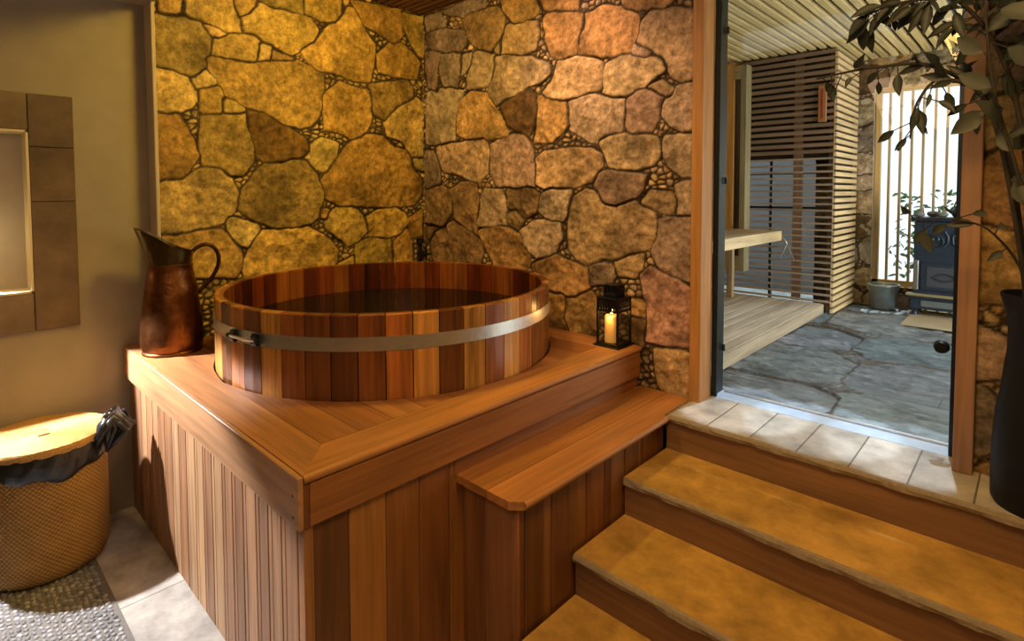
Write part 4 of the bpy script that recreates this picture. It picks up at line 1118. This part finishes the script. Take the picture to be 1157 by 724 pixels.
# masonry pier; window stands in for a reflection in the door glass
o = masonry('wall_pier_stone', None, lambda u, v, h: np.stack([u, 6.52 - h, v], -1), -1.74, -1.52, LZ, 2.6, .012, 99, rand=.2, tint=(.6, .6, .62))
struct(o)
b = MB().box((-1.74, 6.56, LZ), (-1.53, 6.9, 3.4)); struct(b.build('wall_pier', M['dark']))
WW = empty('window_reflection', kind='structure'); WW['label'] = 'window with dark bars behind the lower slats'
b = MB()
for x in (-3.4, -2.80, -2.215):
    b.box((x - .014, 6.60, LZ), (x + .014, 6.64, 2.6))
for z in (1.10, 1.82, 2.20):
    b.box((-4.1, 6.60, z - .012), (-1.74, 6.64, z + .012))
b.build('window_frame', M['dark_frame'], WW)
b = MB().box((-4.1, 6.645, LZ), (-1.74, 6.65, 2.6)); b.build('pane', M['glass'], WW)
b = MB().box((-4.2, 6.60, 2.6), (-1.53, 6.7, 3.5)).box((-1.72, 6.9, 0), (-1.60, 7.32, 3.5)); struct(b.build('wall_hall_back', M['dark']))
# courtyard outside
b = MB().box((-9, 9.2, -.4), (4, 16, -.3)).box((-9, 7.33, -.4), (4, 9.3, .3)); struct(b.build('ground', M['soil']))
b = MB().box((-7, 9.1, 0), (-2.1, 9.3, 5.0)); struct(b.build('wall_backdrop', M['outwall']), 'grey rendered wall outside the sauna')

def bush(name, label, cx, cy, z0, z1, R, n, seed):
    rs = random.Random(seed); t = empty(name, label, 'shrub', 'shrubs outside the slatted window')
    st = MB()
    for i in range(6):
        a = rs.uniform(0, 2 * PI); st.tube([(cx, cy, z0), (cx + .3 * R * math.cos(a), cy + .3 * R * math.sin(a), (z0 + z1) / 2), (cx + .7 * R * math.cos(a), cy + .7 * R * math.sin(a), z1 - .2)], [.03, .02, .008], 6)
    st.build('stems', M['bark'], t)
    lf = MB()
    for i in range(n):
        a = rs.uniform(0, 2 * PI); rr_ = R * math.sqrt(rs.random()); zz = rs.uniform(z0 + .2, z1)
        p = Vector((cx + rr_ * math.cos(a), cy + rr_ * math.sin(a), zz))
        leaf(lf, p, Vector((rs.uniform(-1, 1), rs.uniform(-1, 1), rs.uniform(-.6, .8))), rs.uniform(.07, .14), rs.uniform(.03, .06), Vector((rs.uniform(-1, 1), rs.uniform(-1, 1), .5)))
    lf.build('leaves', M['green'], t, None, fix=False); at_base(t, (cx, cy, z0))
bush('garden_shrub', 'tall leafy green shrub outside the right of the slatted window', -.15, 10.0, -.3, 3.3, .62, 700, 3)
bush('garden_shrub', 'low leafy green shrub outside behind the stove', -.95, 8.7, .25, 2.0, .45, 300, 8)

# sauna deck
SD = empty('sauna_deck', 'low pale timber deck under the slatted screen', 'deck')
sx1 = -1.558
b = MB(); x = sx1 - .10; k = 0
while x > -4.15:
    b.box((x, 3.36, SZ0 - .026), (x + .094, SY - .005 if x < SX - .02 else 6.16, SZ0), .004, tone=random.choice([(.42, .35, .26), (.48, .40, .30), (.38, .31, .23)]), axis=1); x -= .102
b.build('deck_boards', M['wood_rough'], SD)
b = MB().box((sx1 - .006, 3.36, LZ + .001), (sx1 + .016, SY - .01, SZ0 - .004), .003, tone=(.40, .34, .26), axis=1); b.build('fascia', M['wood_rough'], SD)
at_base(SD, (-2.8, 4.8, LZ))

# tall narrow wooden frame on the screen
NF = empty('narrow_wood_frame', 'tall narrow honey wood frame with a dark glass strip on the slat screen', 'frame')
b = MB().box((-2.53, 6.02, 1.14), (-2.415, 6.164, 3.38), .003, tone=(.50, .25, .06), axis=2); b.build('stile', M['wood'], NF)
b = MB().box((-2.345, 6.02, 1.14), (-2.285, 6.164, 3.34), .003, tone=(.30, .26, .15), axis=2); b.build('stile', M['wood'], NF)
b = MB().box((-2.415, 6.02, 3.20), (-2.345, 6.164, 3.34), .003, tone=(.36, .28, .14), axis=0); b.build('rail', M['wood'], NF); b = MB().box((-2.415, 6.02, 1.14), (-2.345, 6.164, 1.30), .003, tone=(.36, .28, .14), axis=0); b.build('rail', M['wood'], NF)
b = MB().box((-2.415, 6.06, 1.30), (-2.345, 6.12, 3.20)); b.build('glass_strip', plain('dark_glass_strip', (.02, .02, .018), .15), NF)
at_base(NF, (-2.4, 6.1, 1.14))
# sauna bench
SB = empty('sauna_bench', 'pale timber sauna bench standing on the low deck', 'bench')
b = MB().box((-2.45, 4.3, 1.50), (-1.90, 6.0, 1.60), .006, tone=(.62, .50, .32), axis=1); b.build('seat', M['wood_rough'], SB)
for x, y in ((-2.38, 4.4), (-2.38, 5.9), (-2.0, 4.4)):
    b = MB().box((x - .03, y - .03, SZ0), (x + .03, y + .03, 1.50), .003, tone=(.42, .30, .17), axis=2); b.build('leg', M['wood_rough'], SB)
at_base(SB, (-2.2, 5.2, SZ0))
# wire hanger
b = MB().tube([(-1.93, 6.10, 1.53), (-1.90, 6.10, 1.50), (-1.88, 6.10, 1.46), (-1.95, 6.10, 1.30), (-1.81, 6.10, 1.30), (-1.88, 6.10, 1.46)], .006, 6)
tag(b.build('wire_hanger', M['zinc'], None, 40), 'small triangular wire hanger in front of the lower slats', 'hanger')
# thermometer
TM = empty('wall_thermometer', 'orange brown sauna thermometer high on the slat screen', 'thermometer')
b = MB().box((-1.628, 6.140, 2.685), (-1.555, 6.165, 3.045), .004); b.build('plate', M['paper'], TM)
b = MB().box((-1.600, 6.136, 2.72), (-1.583, 6.1405, 3.01)); b.build('tube', M['red'], TM)
at_base(TM, (-1.59, 6.15, 2.685))

# zinc bucket
BU = empty('zinc_bucket', 'galvanised bucket on the floor below the slatted window', 'bucket')
ux, uy = -1.17, 6.90
b = MB().lathe([(0, 0), (.10, 0), (.104, .01), (.14, .235), (.147, .24), (.147, .252), (.136, .252), (.132, .23), (.097, .02), (0, .015)], (ux, uy, LZ), 32); b.build('body', M['zinc'], BU, 50)
b = MB().tube([(ux + .146 * math.cos(t), uy - .02 - .06 * math.sin(t), LZ + .245 - .10 * math.sin(t)) for t in np.linspace(0, PI, 14)], .004, 6); b.build('bail_handle', M['zinc'], BU, 40)
at_base(BU, (ux, uy, LZ))

# iron stove on a hearth slab
b = MB().box((-.90, 6.10, LZ), (.9, 7.02, LZ + .015), .004); tag(b.build('hearth_slab', plain('sandy_hearth', (.36, .29, .19), .7, 0, .002, 8, .2)), 'sandy coloured hearth slab under the dark stove', 'hearth')
SV = empty('iron_stove', 'ornate blue black cast iron stove in front of the slatted window', 'stove')
s0, s1, f0, f1 = -.915, -.30, 6.62, 6.98; hz = LZ + .015
b = MB().box((s0 + .01, f0 + .01, hz + .06), (s1 - .01, f1, hz + .18), .01)
b.box((s0, f0 - .005, hz + .16), (s1, f1, hz + .19), .008); b.build('base', M['iron'], SV)
for x in (s0 + .05, s1 - .05):
    for y in (f0 + .05, f1 - .05):
        b = MB().lathe([(.03, 0), (.022, .015), (.018, .04), (.03, .062)], (x, y, hz), 12); b.build('leg', M['iron'], SV, 40)
b = MB().box((s0 + .03, f0 + .02, hz + .19), (s1 - .03, f1, hz + .92), .012); b.build('body', M['iron'], SV)
b = MB().box((s0 - .02, f0 - .03, hz + .19), (s1 + .02, f0 + .06, hz + .215), .006); b.build('ash_shelf', plain('beige_lit_shelf', (.40, .34, .22), .4, .5), SV)  # beige light on the ledge put into the shelf colour
b = MB().box((s0 + .09, f0 + .005, hz + .25), (s1 - .09, f0 + .03, hz + .52), .008); dd = b.build('door', M['iron'], SV)
b = MB().box((s0 + .14, f0 + .000, hz + .29), (s1 - .14, f0 + .010, hz + .48)); b.build('door_glass', plain('smoked_stove_glass', (.06, .075, .10), .12), dd)
b = MB().tube([(s0 + .19 + .03 * i, f0 - .006, hz + .385 + .035 * math.sin(i * PI / 6)) for i in range(7)], .007, 6).tube([(s0 + .19 + .03 * i, f0 - .006, hz + .385 - .035 * math.sin(i * PI / 6)) for i in range(7)], .007, 6); b.build('door_ornament', M['iron'], dd, 40)
b = MB().box((s0 + .035, f0 + .0, hz + .25), (s0 + .075, f0 + .025, hz + .54), .006)
for i in range(4): b.tube([(s0 + .055, f0 - .004, hz + .29 + i * .065), (s0 + .055, f0 + .01, hz + .29 + i * .065)], .018, 10)
b.build('hinge_strip', plain('worn_stove_hinge', (.26, .28, .28), .35, .7), SV)
b = MB()   # scrolled relief panel
for k in range(2):
    xc = s0 + .20 + k * .23
    for sgn in (-1, 1):
        b.tube([(xc + sgn * (.02 + .007 * i) * math.cos(i * .55), f0 + .012, hz + .74 + (.02 + .007 * i) * math.sin(i * .55) * 1.0) for i in range(14)], .009, 6)
b.box((s0 + .06, f0 + .008, hz + .60), (s1 - .06, f0 + .022, hz + .615)).box((s0 + .06, f0 + .008, hz + .875), (s1 - .06, f0 + .022, hz + .89)); b.build('scroll_relief', M['iron'], SV, 40)
b = MB().box((s0, f0 - .01, hz + .92), (s1, f1 + .01, hz + .955), .012); b.build('top_plate', M['iron'], SV)
b = MB().box((s0 + .10, f0 + .002, hz + .09), (s1 - .10, f0 + .012, hz + .15), .004); b.build('ash_drawer', plain('pale_drawer_front', (.20, .25, .30), .35, .5), SV)
at_base(SV, (-.6, 6.8, hz))
# kettle and stones on the stove
KT = empty('kettle', 'dark round kettle on top of the iron stove', 'kettle'); kz = hz + .955
b = MB().lathe([(0, 0), (.075, 0), (.092, .02), (.095, .05), (.075, .09), (.045, .105), (.045, .11), (.015, .12), (.015, .135), (0, .14)], (-.52, 6.78, kz), 28); b.build('body', M['iron'], KT, 50)
b = MB().tube([(-.60, 6.78, kz + .04), (-.65, 6.78, kz + .075), (-.665, 6.78, kz + .105)], [.018, .012, .009], 8); b.build('spout', M['iron'], KT, 50)
b = MB().tube([(-.52 + .075 * math.cos(t), 6.78, kz + .09 + .10 * math.sin(t)) for t in np.linspace(.1, PI - .1, 14)], .006, 6); b.build('handle', M['iron'], KT, 50)
at_base(KT, (-.52, 6.78, kz))
for k, (x, y, r_, lb) in enumerate(((-.86, 6.74, .042, 'grey stone at the left edge of the stove top'), (-.755, 6.80, .047, 'larger grey stone on the stove top beside the small one'), (-.675, 6.72, .04, 'rounded grey stone on the stove top next to the kettle spout'))):
    b = MB(); rs = random.Random(k); n = 10; vs = []; fs = []
    for i in range(7):
        ph = PI * i / 6
        for j in range(n):
            th_ = 2 * PI * j / n; q = r_ * (1 + rs.uniform(-.12, .12))
            vs.append((x + q * math.sin(ph) * math.cos(th_) * 1.2, y + q * math.sin(ph) * math.sin(th_), kz + r_ * .62 - q * math.cos(ph) * .62 if i not in (0, 6) else kz + (0 if i == 0 else r_ * 1.25)))
    for i in range(6):
        for j in range(n): fs.append([i * n + j, i * n + (j + 1) % n, (i + 1) * n + (j + 1) % n, (i + 1) * n + j])
    b.add(vs, fs, tone=(.2, .22, .24)); tag(b.build('sauna_stone', M['pebble'], None, True), lb, 'stone', 'stones on the stove')
